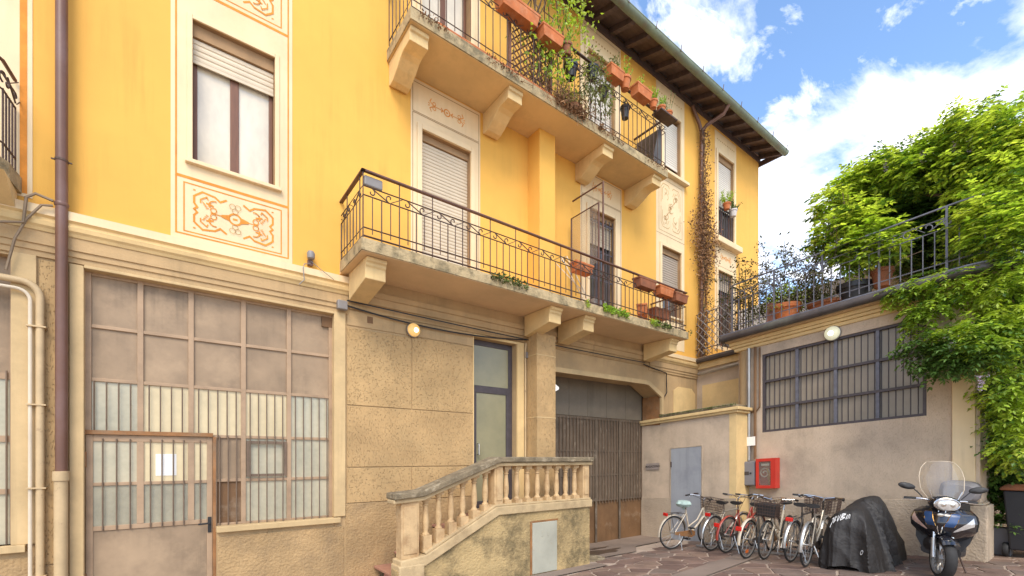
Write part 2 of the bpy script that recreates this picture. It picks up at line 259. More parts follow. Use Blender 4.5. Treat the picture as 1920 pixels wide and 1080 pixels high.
# ------------------------------------------------------------------ mesh helpers
class MB:
    def __init__(s): s.v = []; s.f = []
    def poly(s, pts):
        b = len(s.v); s.v += [tuple(p) for p in pts]; s.f.append(tuple(range(b, b + len(pts)))); return s
    def box(s, x0, x1, y0, y1, z0, z1):
        b = len(s.v)
        s.v += [(x0, y0, z0), (x1, y0, z0), (x1, y1, z0), (x0, y1, z0), (x0, y0, z1), (x1, y0, z1), (x1, y1, z1), (x0, y1, z1)]
        s.f += [tuple(b + i for i in q) for q in ((0, 3, 2, 1), (4, 5, 6, 7), (0, 1, 5, 4), (1, 2, 6, 5), (2, 3, 7, 6), (3, 0, 4, 7))]; return s
    def sbox(s, x0, x1, y0, y1, z0, z1):     # box whose heights follow the fall of the yard
        b = len(s.v); s.box(x0, x1, y0, y1, z0, z1)
        for i in range(b, b + 8): x, y, z = s.v[i]; s.v[i] = (x, y, z - KS * y)
        return s
    def prism(s, pts, axis, a, c):           # polygon in the two other axes, extruded along axis from a to c
        def P(u, w, t): return {'x': (t, u, w), 'y': (u, t, w), 'z': (u, w, t)}[axis]
        b = len(s.v); n = len(pts)
        s.v += [P(u, w, a) for u, w in pts] + [P(u, w, c) for u, w in pts]
        s.f += [tuple(range(b, b + n)), tuple(range(b + 2 * n - 1, b + n - 1, -1))]
        s.f += [(b + i, b + n + i, b + n + (i + 1) % n, b + (i + 1) % n) for i in range(n)]; return s
    def tube(s, pts, r, seg=6, closed=False, rads=None, cap=True):
        pts = [Vector(p) for p in pts]; n = len(pts)
        if n < 2: return s
        tan = []
        for i in range(n):
            a = pts[i - 1] if (i or closed) else pts[i]; c = pts[(i + 1) % n] if (i < n - 1 or closed) else pts[i]
            d = c - a; tan.append(d.normalized() if d.length > 1e-9 else Vector((0, 0, 1)))
        up = Vector((0, 0, 1)) if abs(tan[0].z) < 0.9 else Vector((1, 0, 0))
        nrm = (up - tan[0] * up.dot(tan[0])).normalized(); b = len(s.v)
        for i in range(n):
            nrm = nrm - tan[i] * nrm.dot(tan[i])
            if nrm.length < 1e-6: nrm = tan[i].orthogonal()
            nrm.normalize(); bi = tan[i].cross(nrm); rr = rads[i] if rads else r
            for k in range(seg):
                a = 2 * math.pi * k / seg; p = pts[i] + (nrm * math.cos(a) + bi * math.sin(a)) * rr; s.v.append(tuple(p))
        for i in range(n if closed else n - 1):
            j = (i + 1) % n
            for k in range(seg): q = (k + 1) % seg; s.f.append((b + i * seg + k, b + i * seg + q, b + j * seg + q, b + j * seg + k))
        if cap and not closed:
            s.f.append(tuple(b + k for k in range(seg - 1, -1, -1))); s.f.append(tuple(b + (n - 1) * seg + k for k in range(seg)))
        return s
    def lathe(s, prof, c=(0, 0, 0), axis='z', seg=20, cap=True):
        b = len(s.v); n = len(prof)
        for r, h in prof:
            for k in range(seg):
                a = 2 * math.pi * k / seg; u, w = r * math.cos(a), r * math.sin(a)
                p = {'z': (u, w, h), 'x': (h, u, w), 'y': (w, h, u)}[axis]; s.v.append((p[0] + c[0], p[1] + c[1], p[2] + c[2]))
        for i in range(n - 1):
            for k in range(seg): q = (k + 1) % seg; s.f.append((b + i * seg + k, b + i * seg + q, b + (i + 1) * seg + q, b + (i + 1) * seg + k))
        if cap: s.f.append(tuple(b + k for k in range(seg - 1, -1, -1))); s.f.append(tuple(b + (n - 1) * seg + k for k in range(seg)))
        return s
    def loft(s, rings, cap=True):
        b = len(s.v); n = len(rings[0])
        for rg in rings: s.v += [tuple(p) for p in rg]
        for i in range(len(rings) - 1):
            for k in range(n): q = (k + 1) % n; s.f.append((b + i * n + k, b + i * n + q, b + (i + 1) * n + q, b + (i + 1) * n + k))
        if cap: s.f.append(tuple(b + k for k in range(n - 1, -1, -1))); s.f.append(tuple(b + (len(rings) - 1) * n + k for k in range(n)))
        return s
    def grid(s, fn, nu, nv):
        b = len(s.v)
        for j in range(nv + 1):
            for i in range(nu + 1): s.v.append(tuple(fn(i / nu, j / nv)))
        for j in range(nv):
            for i in range(nu): a = b + j * (nu + 1) + i; s.f.append((a, a + 1, a + nu + 2, a + nu + 1))
        return s
    def ribbon(s, pts, w, y, t=0.003):       # flat painted line in a plane of constant y
        for (x0, z0), (x1, z1) in zip(pts, pts[1:]):
            d = math.hypot(x1 - x0, z1 - z0)
            if d < 1e-6: continue
            ux, uz = (x1 - x0) / d, (z1 - z0) / d; nx, nz = -uz * w / 2, ux * w / 2; e = w * 0.35
            a0, b0, a1, b1 = x0 - ux * e, z0 - uz * e, x1 + ux * e, z1 + uz * e; yy = y - 0.0003 * (len(s.f) % 11)   # strokes never share a plane
            s.poly([(a0 - nx, yy, b0 - nz), (a1 - nx, yy, b1 - nz), (a1 + nx, yy, b1 + nz), (a0 + nx, yy, b0 + nz)])
        return s
    def xf(s, mat, start=0):
        for i in range(start, len(s.v)): s.v[i] = tuple(mat @ Vector(s.v[i]))
        return s
W = {}
def tag(o, label=None, cat=None, group=None, kind=None):
    for k, val in (('label', label), ('category', cat), ('group', group), ('kind', kind)):
        if val: o[k] = val
    return o
def empty(name, loc, label=None, cat=None, group=None, parent=None, local=False):
    o = bpy.data.objects.new(name, None); COL.objects.link(o); o.empty_display_size = 0.2
    loc = Vector(loc); o.location = loc - (W[parent] if parent else Vector((0, 0, 0))); W[o] = Vector((0, 0, 0)) if local else loc
    if parent: o.parent = parent
    return tag(o, label, cat, group)
def mesh_of(name, mb, mat, smooth=False, off=Vector((0, 0, 0))):
    me = bpy.data.meshes.new(name); me.from_pydata([(x - off.x, y - off.y, z - off.z) for x, y, z in mb.v], [], mb.f)
    me.update()
    if mat: me.materials.append(M[mat] if isinstance(mat, str) else mat)
    if smooth:
        me.polygons.foreach_set('use_smooth', [True] * len(me.polygons)); me.set_sharp_from_angle(angle=R(38))
    return me
def part(name, mb, mat, parent=None, smooth=False, bevel=0, kind=None, label=None):
    off = W[parent] if parent else Vector((0, 0, 0))
    o = bpy.data.objects.new(name, mesh_of(name, mb, mat, smooth, off)); COL.objects.link(o)
    if parent: o.parent = parent
    W[o] = off
    if bevel:
        b = o.modifiers.new('bevel', 'BEVEL'); b.width = bevel; b.segments = 2; b.limit_method = 'ANGLE'
    return tag(o, label=label, kind=kind)
def inst(name, me, parent, loc, rz=0, scale=None, rot=None, mat=None):
    o = bpy.data.objects.new(name, me); COL.objects.link(o); loc = Vector(loc)
    o.location = loc - (W[parent] if parent else Vector((0, 0, 0)))
    if parent: o.parent = parent
    o.rotation_euler = rot or (0, 0, rz)
    if scale: o.scale = scale
    W[o] = loc
    return o
def copy_tree(o, parent=None):
    c = o.copy(); COL.objects.link(c); c.parent = parent
    for ch in list(o.children): copy_tree(ch, c)
    return c
def text_mesh(name, body, size, mat, parent, matrix, extrude=0.002, shear=0.0, bold=0.0):
    cu = bpy.data.curves.new(name, 'FONT'); cu.body = body; cu.size = size; cu.extrude = extrude; cu.align_x = 'CENTER'; cu.align_y = 'CENTER'; cu.shear = shear; cu.offset = bold
    o = bpy.data.objects.new(name, cu); COL.objects.link(o)
    dg = bpy.context.evaluated_depsgraph_get(); me = bpy.data.meshes.new_from_object(o.evaluated_get(dg)); bpy.data.objects.remove(o)
    me.transform(matrix); me.materials.clear(); me.materials.append(M[mat])
    q = bpy.data.objects.new(name, me); COL.objects.link(q); q.parent = parent
    me.transform(Matrix.Translation(-W[parent])); W[q] = W[parent]
    return q
def arc(c, r, a0, a1, n=10): return [(c[0] + r * math.cos(a0 + (a1 - a0) * i / n), c[1] + r * math.sin(a0 + (a1 - a0) * i / n)) for i in range(n + 1)]
def spiral(c, r0, r1, a0, a1, n=16):
    return [(c[0] + (r0 + (r1 - r0) * i / n) * math.cos(a0 + (a1 - a0) * i / n), c[1] + (r0 + (r1 - r0) * i / n) * math.sin(a0 + (a1 - a0) * i / n)) for i in range(n + 1)]
def leaf(mb, p, d, up, L, w, fold=0.25):
    d = d.normalized(); s = d.cross(up)
    if s.length < 1e-4: s = d.orthogonal()
    s.normalize(); n = s.cross(d); m = p + d * L * 0.45
    b = len(mb.v); mb.v += [tuple(p), tuple(m + s * w / 2 + n * w * fold), tuple(p + d * L), tuple(m - s * w / 2 + n * w * fold)]
    mb.f += [(b, b + 1, b + 2), (b, b + 2, b + 3)]
def rv(s=1.0): return Vector((random.uniform(-s, s), random.uniform(-s, s), random.uniform(-s, s)))
def pinnate(mb, p, d, L, pairs=5, size=0.055, droop=0.5):   # a wisteria-like compound leaf
    d = d.normalized(); side = d.cross(Vector((0, 0, 1)))
    if side.length < 1e-3: side = Vector((1, 0, 0))
    side.normalize(); q = p.copy()
    for i in range(pairs):
        q = q + (d + Vector((0, 0, -droop * i / pairs))).normalized() * (L / pairs)
        for sg in (-1, 1):
            leaf(mb, q, side * sg + d * 0.45 + Vector((0, 0, -0.35)) + rv(0.2), Vector((0, 0, 1)) + rv(0.35), size * random.uniform(0.9, 1.5), size * 0.62, 0.12)
    leaf(mb, q, d + Vector((0, 0, -droop)), Vector((0, 0, 1)) + rv(0.2), size * 1.2, size * 0.5, 0.12)
def bush(n, rx, ry, rz, size, c=(0, 0, 0), shape='ball', aspect=0.5, hollow=0.3):
    mb = MB(); c = Vector(c)
    for i in range(n):
        while True:
            u = rv(1)
            if hollow < u.length < 1: break
        p = c + Vector((u.x * rx, u.y * ry, u.z * rz)); d = u + rv(0.7)
        if shape == 'trail': p.z -= (u.x ** 2 + u.y ** 2) * rz * 1.3; d.z -= 1.0
        leaf(mb, p, d, Vector((0, 0, 1)) + rv(0.5), size * random.uniform(0.6, 1.3), size * aspect)
    return mb

# ================================================================== GROUND
def build_ground():
    g = MB(); N = 40
    g.poly([(-60, -60, KS * 60), (80, -60, KS * 60), (80, 60, -KS * 60), (-60, 60, -KS * 60)])
    ground = part('ground', g, 'grout'); tag(ground, kind='structure')
    def sheet(name, pts, dz, mat):
        return part(name, MB().poly([(x, y, G(x, y) + dz) for x, y in pts]), mat, ground)
    # smooth concrete: apron by the garage, the band across the paving, the run along the walls
    sheet('concrete_apron', [(5.75, 7.2), (5.75, 5.55), (7.1, 5.5), (7.6, 5.9), (9.0, 5.95), (9.0, 7.2)], 0.020, 'concrete')
    band = [(4.3, 3.70), (7.67, 3.97), (9.0, 4.06), (9.0, 3.70), (7.74, 3.60), (4.3, 3.30)]
    sheet('concrete_band', band, 0.021, 'concrete')
    sheet('concrete_strip', [(0.5, 5.28), (5.72, 5.28), (5.72, 4.98), (0.5, 4.98)], 0.020, 'concrete')
    sheet('concrete_left', [(-3, 6.3), (2.0, 6.3), (2.0, 5.29), (-3, 5.29)], 0.020, 'concrete')
    damp = material('damp_patch', (0.085, 0.062, 0.048), 0.35, 0.2, 4)
    for cx_, cy_, rx_, ry_ in ((6.55, 5.95, 0.55, 0.20), (6.2, 6.35, 0.30, 0.16), (6.9, 6.3, 0.28, 0.07)):
        part('damp_patch', MB().poly([(cx_ + rx_ * math.cos(a) * (1 + .22 * math.sin(3 * a + cx_) + .15 * math.sin(7 * a)), cy_ + ry_ * math.sin(a) * (1 + .2 * math.sin(5 * a)), G(0, cy_ + ry_ * math.sin(a) * (1 + .2 * math.sin(5 * a))) + 0.024) for a in [k * math.pi / 24 for k in range(48)]]), damp, ground)
    # crazy paving of porphyry: Voronoi slabs with recessed joints
    pts = []
    x0, x1, y0, y1 = 4.2, 12.2, 0.2, 5.9
    tries = 0
    while len(pts) < 420 and tries < 40000:
        tries += 1
        p = (random.uniform(x0, x1), random.uniform(y0, y1))
        if all((p[0] - q[0]) ** 2 + (p[1] - q[1]) ** 2 > 0.25 ** 2 for q in pts): pts.append(p)
    def clip(poly, nx, ny, d):
        out = []
        for i in range(len(poly)):
            a, b = poly[i - 1], poly[i]; da = a[0] * nx + a[1] * ny - d; db = b[0] * nx + b[1] * ny - d
            if (da <= 0) != (db <= 0):
                t = da / (da - db); out.append((a[0] + (b[0] - a[0]) * t, a[1] + (b[1] - a[1]) * t))
            if db <= 0: out.append(b)
        return out
    def seen(c):
        x, y = c
        vv = x * math.cos(VA) + y * math.sin(VA); rr = x * math.sin(VA) - y * math.cos(VA)
        px = 960 + 853.33 * rr / vv; py = 858 - 853.33 * (G(x, y) - CZ) / vv
        return px < 1960 and py < 1120
    stones = []
    for c in pts:
        if not seen(c): continue
        lo, hi = 3.70 + (c[0] - 4.3) * 0.08, 3.30 + (c[0] - 4.3) * 0.09
        poly = [(c[0] - .6, c[1] - .6), (c[0] + .6, c[1] - .6), (c[0] + .6, c[1] + .6), (c[0] - .6, c[1] + .6)]
        gap = 0.013
        for q in pts:
            dx, dy = q[0] - c[0], q[1] - c[1]; dd = math.hypot(dx, dy)
            if 0 < dd < 1.3:
                nx, ny = dx / dd, dy / dd; poly = clip(poly, nx, ny, (c[0] + q[0]) / 2 * nx + (c[1] + q[1]) / 2 * ny - gap)
        if len(poly) < 3: continue
        # keep clear of the concrete band and strips
        if c[1] > (lo + hi) / 2: poly = clip(poly, 0.08, -1, -(3.70 - 4.3 * 0.08) - 0.02)
        else: poly = clip(poly, -0.09, 1, 3.30 - 4.3 * 0.09 - 0.02)
        if c[0] > 5.75 and poly:
            if c[1] > 5.5: poly = []
            else: poly = clip(poly, 0, 1, 5.52)
        elif poly and c[0] <= 5.75: poly = clip(poly, 0, 1, 4.96)
        if len(poly) < 3: continue
        area = abs(sum(poly[i - 1][0] * poly[i][1] - poly[i][0] * poly[i - 1][1] for i in range(len(poly)))) / 2
        if area < 0.01: continue
        stones.append((c, poly))
    stones.sort(key=lambda s: s[0][0] ** 2 + s[0][1] ** 2)
    for c, poly in stones[:300]:
        h = 0.010 + random.uniform(-0.003, 0.003); mb = MB(); cc = (sum(p[0] for p in poly) / len(poly), sum(p[1] for p in poly) / len(poly))
        # broken, slightly irregular edges
        pl = []
        for i in range(len(poly)):
            a, b = poly[i - 1], poly[i]; pl.append(a)
            if math.hypot(b[0] - a[0], b[1] - a[1]) > 0.14: pl.append(((a[0] + b[0]) / 2 + random.uniform(-.012, .012), (a[1] + b[1]) / 2 + random.uniform(-.012, .012)))
        n = len(pl)
        low = [(x, y, G(x, y) - 0.004) for x, y in pl]; top = [(cc[0] + (x - cc[0]) * 0.965, cc[1] + (y - cc[1]) * 0.965, G(x, y) + h) for x, y in pl]
        mb.v = low + top; mb.f = [tuple(range(n, 2 * n))] + [(i, (i + 1) % n, n + (i + 1) % n, n + i) for i in range(n)]
        part('paving_stone', mb, 'por%d' % random.randrange(4), ground)
    return ground
ground = build_ground()

# ================================================================== MAIN BUILDING
B = empty('yellow_apartment_building', (5.4, FY, -0.4), 'long yellow plastered apartment building with cream painted bays and beige ground floor', 'building')
def holed(mb, x0, x1, z0, z1, holes, y, depth):
    xs = sorted({x0, x1, *[h[0] for h in holes], *[h[1] for h in holes]}); zs = sorted({z0, z1, *[h[2] for h in holes], *[h[3] for h in holes]})
    xs = [x for x in xs if x0 <= x <= x1]; zs = [z for z in zs if z0 <= z <= z1]
    inh = lambda x, z: any(h[0] < x < h[1] and h[2] < z < h[3] for h in holes)
    for a, b in zip(xs, xs[1:]):
        for c, d in zip(zs, zs[1:]):
            if not inh((a + b) / 2, (c + d) / 2): mb.poly([(a, y, c), (b, y, c), (b, y, d), (a, y, d)])
    for a, b, c, d in holes:
        a, b, c, d = max(a, x0), min(b, x1), max(c, z0), min(d, z1)
        mb.poly([(a, y, c), (a, y, d), (a, y + depth, d), (a, y + depth, c)]); mb.poly([(b, y, c), (b, y + depth, c), (b, y + depth, d), (b, y, d)])
        mb.poly([(a, y, d), (b, y, d), (b, y + depth, d), (a, y + depth, d)]); mb.poly([(a, y, c), (a, y + depth, c), (b, y + depth, c), (b, y, c)])
    # outer rim
    for a, b in (((x0, z0), (x1, z0)), ((x1, z0), (x1, z1)), ((x1, z1), (x0, z1)), ((x0, z1), (x0, z0))):
        mb.poly([(a[0], y, a[1]), (b[0], y, b[1]), (b[0], y + depth, b[1]), (a[0], y + depth, a[1])])
    return mb
LB, LT = 3.92, 4.06       # lower balcony slab
UB, UT = 7.13, 7.28       # upper balcony slab
WIN1 = (0.206, 1.045, 4.81, 6.42)
D1 = (3.03, 3.89, LT, 6.39); D2 = (6.64, 7.41, LT, 6.41); W3 = (9.03, 9.80, 4.75, 6.33)
W4 = (9.10, 9.78, 8.10, 9.47); W5 = (11.47, 12.30, 7.20, 9.45); W6 = (11.47, 12.22, 4.4, 6.37)
U1 = (3.03, 3.89, UT, 9.45); U2 = (6.60, 7.40, UT, 9.55); WT = (0.206, 1.045, 8.1, 9.5)
HO = [WIN1, D1, D2, W3, W4, W5, W6, U1, U2, WT]
RD = 0.17
part('upper_wall', holed(MB(), -3.2, 13.75, 3.62, 10.25, HO, FY, RD), 'yellow', B)
part('side_wall', MB().box(13.70, 13.75, FY + RD + 0.003, 12, -0.8, 10.25), 'yellow', B)
part('light_block_core', MB().box(-3.2, 13.69, 7.35, 12, -0.8, 10.2), 'soil', B)  # added dark box, unseen; stops light leaking through the building
# flue projecting from the wall between the doors
part('projecting_flue', MB().box(5.09, 5.45, 5.98, FY - 0.001, LT, UB), 'yellow', B)

# ---- painted bays
E1 = 0.006
def bay(x0, x1, z0, z1, holes): return part('painted_bay', holed(MB(), x0, x1, z0, z1, holes, FY - E1, E1), 'cream', B)
def lines(rects, w=0.016, mat='orange', segs=()):
    for a, b, c, d in rects: part('painted_line', MB().ribbon([(a, c), (b, c), (b, d), (a, d), (a, c)], w, FY - E1 - 0.002), mat, B)
    for s in segs: part('painted_line', MB().ribbon(s, w, FY - E1 - 0.002), mat, B)
def mirror4(paths, cx, cz):
    out = []
    for p in paths:
        for sx in (-1, 1):
            for sz in (-1, 1): out.append([(cx + sx * x, cz + sz * z) for x, z in p])
    return out
def ornament_long(cx, cz, hw, hh, mat='orange', faint='orange_faint'):
    y = FY - E1 - 0.002; mb = MB()
    border = [(hw, 0.0), (hw - 0.03, 0.03), (hw, 0.07), (hw, hh - 0.07), (hw - 0.02, hh - 0.05), (hw - 0.08, hh), (0.20, hh - 0.02), (0.15, hh - 0.06), (0.09, hh - 0.02)]
    inner = [(hw - 0.06, 0.09), (hw - 0.06, hh - 0.09), (hw - 0.12, hh - 0.045), (0.27, hh - 0.07)]
    curl = arc((0.20, hh - 0.13), 0.06, R(100), R(-10), 6)
    for p in mirror4([border], cx, cz): mb.ribbon(p, 0.020, y)
    thin = MB()
    for p in mirror4([inner, curl], cx, cz): thin.ribbon(p, 0.012, y - 0.004)
    for s in (-1, 1):
        mb.ribbon([(cx + s * 0.08, cz), (cx + s * (hw - 0.16), cz)], 0.010, y)
        mb.poly([(cx + s * 0.06, y - 0.0037, cz - 0.035), (cx + s * 0.14, y - 0.0037, cz - 0.012), (cx + s * 0.14, y - 0.0037, cz + 0.012), (cx + s * 0.06, y - 0.0037, cz + 0.035)])
        for q in (-1, 1):
            thin.ribbon(arc((cx + s * (hw - 0.185), cz + q * 0.036), 0.030, 0, 2 * math.pi, 12), 0.009, y - 0.004)
            for k in range(4):
                a = s * 0.3 + k * 0.6 * q; px, pz = cx + s * (hw - 0.135 + 0.012 * k), cz + q * (0.045 + 0.014 * k)
                thin.ribbon([(px, pz), (px + 0.022 * s, pz + 0.008 * q * (k - 1))], 0.008, y - 0.004)
            thin.ribbon([(cx + s * 0.22, cz + q * (hh - 0.13)), (cx + s * 0.28, cz + q * (hh - 0.115))], 0.018, y); thin.ribbon([(cx + s * 0.25, cz + q * (hh - 0.15)), (cx + s * 0.25, cz + q * (hh - 0.095))], 0.012, y - 0.004)
            thin.ribbon([(cx + s * (hw - 0.008), cz + q * hh), (cx + s * (hw + 0.004), cz + q * hh)], 0.014, y)
    mb.ribbon(arc((cx, cz), 0.062, 0, 2 * math.pi, 20), 0.018, y); mb.ribbon([(cx - 0.016, cz), (cx + 0.016, cz)], 0.022, y)
    part('painted_ornament', mb, mat, B); part('painted_scroll', thin, mat, B)
    f = MB()
    for q in (-1, 1):
        for a in (0.5, 2.6, -1.57): f.ribbon(arc((cx + 0.033 * math.cos(a), cz + q * (hh - 0.09) + 0.033 * math.sin(a) * q), 0.030, 0, 2 * math.pi, 12), 0.005, y - 0.008)
    part('faded_ornament', f, faint, B)
def ornament_bar(cx, cz, hw, mat='orange'):
    y = FY - E1 - 0.002; mb = MB()
    mb.ribbon(arc((cx, cz), 0.050, 0, 2 * math.pi, 18), 0.016, y); mb.ribbon([(cx - .012, cz), (cx + .012, cz)], 0.02, y)
    for s in (-1, 1):
        mb.ribbon([(cx + s * 0.06, cz), (cx + s * hw, cz)], 0.010, y); mb.ribbon([(cx + s * 0.10, cz - 0.03), (cx + s * 0.075, cz), (cx + s * 0.10, cz + 0.03)], 0.014, y)
        for q in (-1, 1):
            mb.ribbon(arc((cx + s * (hw - 0.03), cz + q * 0.035), 0.026, 0, 2 * math.pi, 10), 0.009, y)
            mb.ribbon([(cx + s * hw, cz + q * 0.02), (cx + s * (hw + 0.045), cz + q * 0.05), (cx + s * (hw + 0.02), cz + q * 0.095)], 0.012, y)
            mb.ribbon([(cx + s * (hw + 0.05), cz + q * 0.012), (cx + s * (hw + 0.07), cz + q * 0.02)], 0.012, y)
    part('painted_ornament', mb, mat, B)
def ornament_square(cx, cz, hw, hh):
    y = FY - E1 - 0.002; mb = MB(); o = MB()
    for p in mirror4([[(hw, 0.05), (hw, hh - 0.10), (hw - 0.08, hh), (0.10, hh), (0.06, hh - 0.05)], [(hw - 0.05, 0.12), (hw - 0.05, hh - 0.13), (hw - 0.12, hh - 0.05)],
                      arc((hw * 0.45, hh * 0.45), 0.07, 0.2, 4.4, 8), arc((hw * 0.55, hh * 0.7), 0.05, 1.0, 5.2, 8), [(hw * 0.2, hh * 0.62), (hw * 0.32, hh * 0.8)]], cx, cz): mb.ribbon(p, 0.010, y)
    for s in (-1, 1):
        o.ribbon([(cx + s * 0.06 + d, cz + s * 0.09) for d in (0.0,)] + [(cx + s * hw * 0.55, cz + s * hh * 0.5)], 0.012, y - 0.004)
        o.ribbon(arc((cx + s * hw * 0.6, cz + s * hh * 0.55), 0.045, 0, 5, 8), 0.010, y - 0.004)
        for a in (0.4, 1.2, 2.2): o.ribbon(arc((cx + s * 0.05 * math.cos(a), cz + s * 0.07 * math.sin(a)), 0.05, a, a + 4, 8), 0.009, y - 0.004)
    part('faded_ornament', mb, 'orange_faint', B); part('painted_ornament', o, 'orange_faint', B)
def frieze(x0, x1, z):
    mb = MB(); x = x0
    while x < x1: mb.ribbon([(x, z), (x + 0.012, z)], 0.03, FY - E1 - 0.002); x += 0.085
    part('painted_dash_frieze', mb, 'orange_faint', B)
bay(0.007, 1.243, 3.90, 10.05, [WIN1, WT])
lines([(0.055, 1.195, 3.965, 4.60), (0.055, 1.195, 4.615, 6.76), (0.055, 1.195, 6.775, 8.0)])
lines([(0.127, 1.115, 4.0, 4.545), (0.127, 1.115, 6.83, 7.42)], 0.013)
ornament_long(0.62, 4.273, 0.40, 0.215); ornament_long(0.62, 7.125, 0.40, 0.235)
bay(2.856, 4.078, LT + 0.02, UB - 0.02, [D1]); lines([(2.885, 4.05, 6.62, 7.06), (2.885, 4.05, LT, 6.60)], 0.010, 'reveal'); ornament_bar(3.46, 6.83, 0.25)
bay(6.404, 7.628, LT + 0.02, UB - 0.02, [D2]); lines([(6.435, 7.60, 6.64, 7.08), (6.435, 7.60, LT, 6.62)], 0.010, 'reveal'); ornament_bar(7.02, 6.86, 0.22)
bay(8.83, 9.95, 4.0, 7.98, [W3]); bay(8.83, 9.95, 8.06, 10.05, [W4]); lines([(8.93, 9.85, 6.68, 7.88)], 0.010, 'reveal', [[(8.83, 6.60), (9.95, 6.60)]]); ornament_square(9.39, 7.28, 0.38, 0.50); frieze(8.95, 9.85, 9.82)
bay(2.856, 4.078, UT + 0.02, 10.05, [U1]); frieze(2.9, 4.0, 9.8)
bay(6.404, 7.60, UT + 0.02, 10.05, [U2]); lines([(6.45, 7.56, 9.62, 9.98)], 0.009, 'reveal'); frieze(6.5, 7.5, 9.80)
bay(11.34, 12.44, 4.3, 10.0, [W5, W6]); lines([(11.40, 12.38, 6.50, 6.98)], 0.009, 'reveal'); ornament_bar(11.89, 6.76, 0.2); frieze(11.45, 12.35, 9.80)
bay(-3.0, -1.06, 3.95, 10.05, []); lines([], 0.05, 'orange', [[(-1.12, 4.0), (-1.12, 10.0)]])

# ---- windows and doors of the upper floors
def surround(h, w=0.075, t=0.03):       # raised plaster frame round an opening
    a, b, c, d = h; y0, y1 = FY - E1 - t, FY - E1 - 0.0005; mb = MB()
    mb.box(a - w, a, y0, y1, c, d + w); mb.box(b, b + w, y0, y1, c, d + w); mb.box(a, b, y0, y1, d, d + w)
    return part('window_surround', mb, 'cream', B, bevel=0.008)
def reveal(h, parent, mat='reveal', dep=RD):
    a, b, c, d = h; t = 0.004; mb = MB(); y0, y1 = FY + 0.004, FY + dep
    mb.box(a + 0.001, a + t, y0, y1, c, d - t); mb.box(b - t, b - 0.001, y0, y1, c, d - t); mb.box(a + 0.001, b - 0.001, y0, y1, d - t, d - 0.001)
    return part('reveal', mb, mat, parent)
def shutter(parent, a, b, z0, z1, y, mat, pitch=0.052):
    prof = []; z = z0; n = max(2, int((z1 - z0) / pitch)); p = (z1 - z0) / n
    for i in range(n): zz = z0 + i * p; prof += [(y + 0.006, zz), (y - 0.003, zz + p * 0.15), (y - 0.006, zz + p * 0.5), (y - 0.003, zz + p * 0.85), (y + 0.006, zz + p * 0.97)]
    mb = MB()
    for (ya, za), (yb, zb) in zip(prof, prof[1:]): mb.poly([(a, ya, za), (b, ya, za), (b, yb, zb), (a, yb, zb)])
    mb.box(a, b, y - 0.010, y + 0.008, z0 - 0.035, z0)
    return part('roller_shutter', mb, mat, parent, smooth=True)
def casement(name, h, frame_mat, pane_mat, shut_to=None, shut_mat='shutter', n=2, inner=0.05, sill=True, head=0.0, dep=0.11):
    a, b, c, d = h; y = FY + dep
    fr = MB(); f = inner
    fr.box(a + 0.006, a + f, y, y + 0.05, c + 0.004, d - 0.006); fr.box(b - f, b - 0.006, y, y + 0.05, c + 0.004, d - 0.006); fr.box(a + f, b - f, y, y + 0.05, c + 0.004, c + f); fr.box(a + f, b - f, y, y + 0.05, d - f, d - 0.006)
    w = (b - a - 2 * f)
    for i in range(1, n): x = a + f + w * i / n; fr.box(x - f * 0.9, x + f * 0.9, y - 0.004, y + 0.05, c + f, d - f)
    o = part(name, fr, frame_mat, B, bevel=0.006)
    for i in range(n):
        x0 = a + f + w * i / n; x1 = a + f + w * (i + 1) / n
        part('pane', MB().box(x0, x1, y + 0.020, y + 0.026, c + f, d - f), pane_mat, o)
    reveal(h, o)
    if head > 0.06: part('shutter_box', MB().box(a + 0.006, b - 0.006, y - 0.06, y - 0.002, d - head - 0.006, d - 0.006), 'reveal', o)
    if shut_to is not None: shutter(o, a + 0.006, b - 0.006, shut_to, d - head - 0.008, y - 0.03, shut_mat)
    if sill: part('sill', MB().box(a - 0.07, b + 0.07, FY - 0.06, FY + 0.02, c - 0.045, c - 0.001), 'cream', o, bevel=0.006)
    return o
surround(WIN1, 0.05, 0.012)
casement('window', WIN1, 'wood', 'glass_window', shut_to=6.02, head=0.14)
for h in (D1, D2, W3): surround(h)
for h in (U1, U2, W4, W5): surround(h, 0.085)
surround(W6, 0.06)
o = casement('balcony_door', D1, 'wood', 'glass_dark', shut_to=LT + 0.04, sill=False, head=0.10, dep=0.12)
o = casement('balcony_door', D2, 'bar_dark', 'glass_dark', shut_to=5.82, shut_mat='shutter', sill=False, head=0.1, dep=0.13)
gb = MB().box(-0.008, 0.008, -0.008, 0.008, 0, 2.25); gme = mesh_of('grille_bar', gb, 'bar_dark')
gr_ = part('security_grille', MB().box(6.65, 7.40, FY + 0.03, FY + 0.045, 4.10, 4.13).box(6.65, 7.40, FY + 0.03, FY + 0.045, 5.05, 5.08).box(6.65, 7.40, FY + 0.03, FY + 0.045, 6.20, 6.24).box(6.65, 7.40, FY + 0.03, FY + 0.045, 5.62, 5.65), 'bar_dark', B)
for i in range(8): inst('bar', gme, gr_, (6.67 + i * 0.1015, FY + 0.027, 4.08))
casement('window', W3, 'wood', 'glass_dark', shut_to=5.55, shut_mat='shutter_grey', head=0.12)
o = casement('window', W4, 'wood', 'glass_dark', shut_to=8.35, shut_mat='shutter_white', head=0.05, sill=False)
part('sill', MB().box(8.80, 10.0, FY - 0.12, FY + 0.01, 7.985, 8.055), 'cream', B, bevel=0.01)
casement('window', W5, 'wood', 'glass_dark', shut_to=8.10, shut_mat='shutter_white', head=0.12, sill=False)
part('sill', MB().box(11.25, 12.50, FY - 0.16, FY + 0.01, 7.03, 7.18), 'cream', B, bevel=0.015)
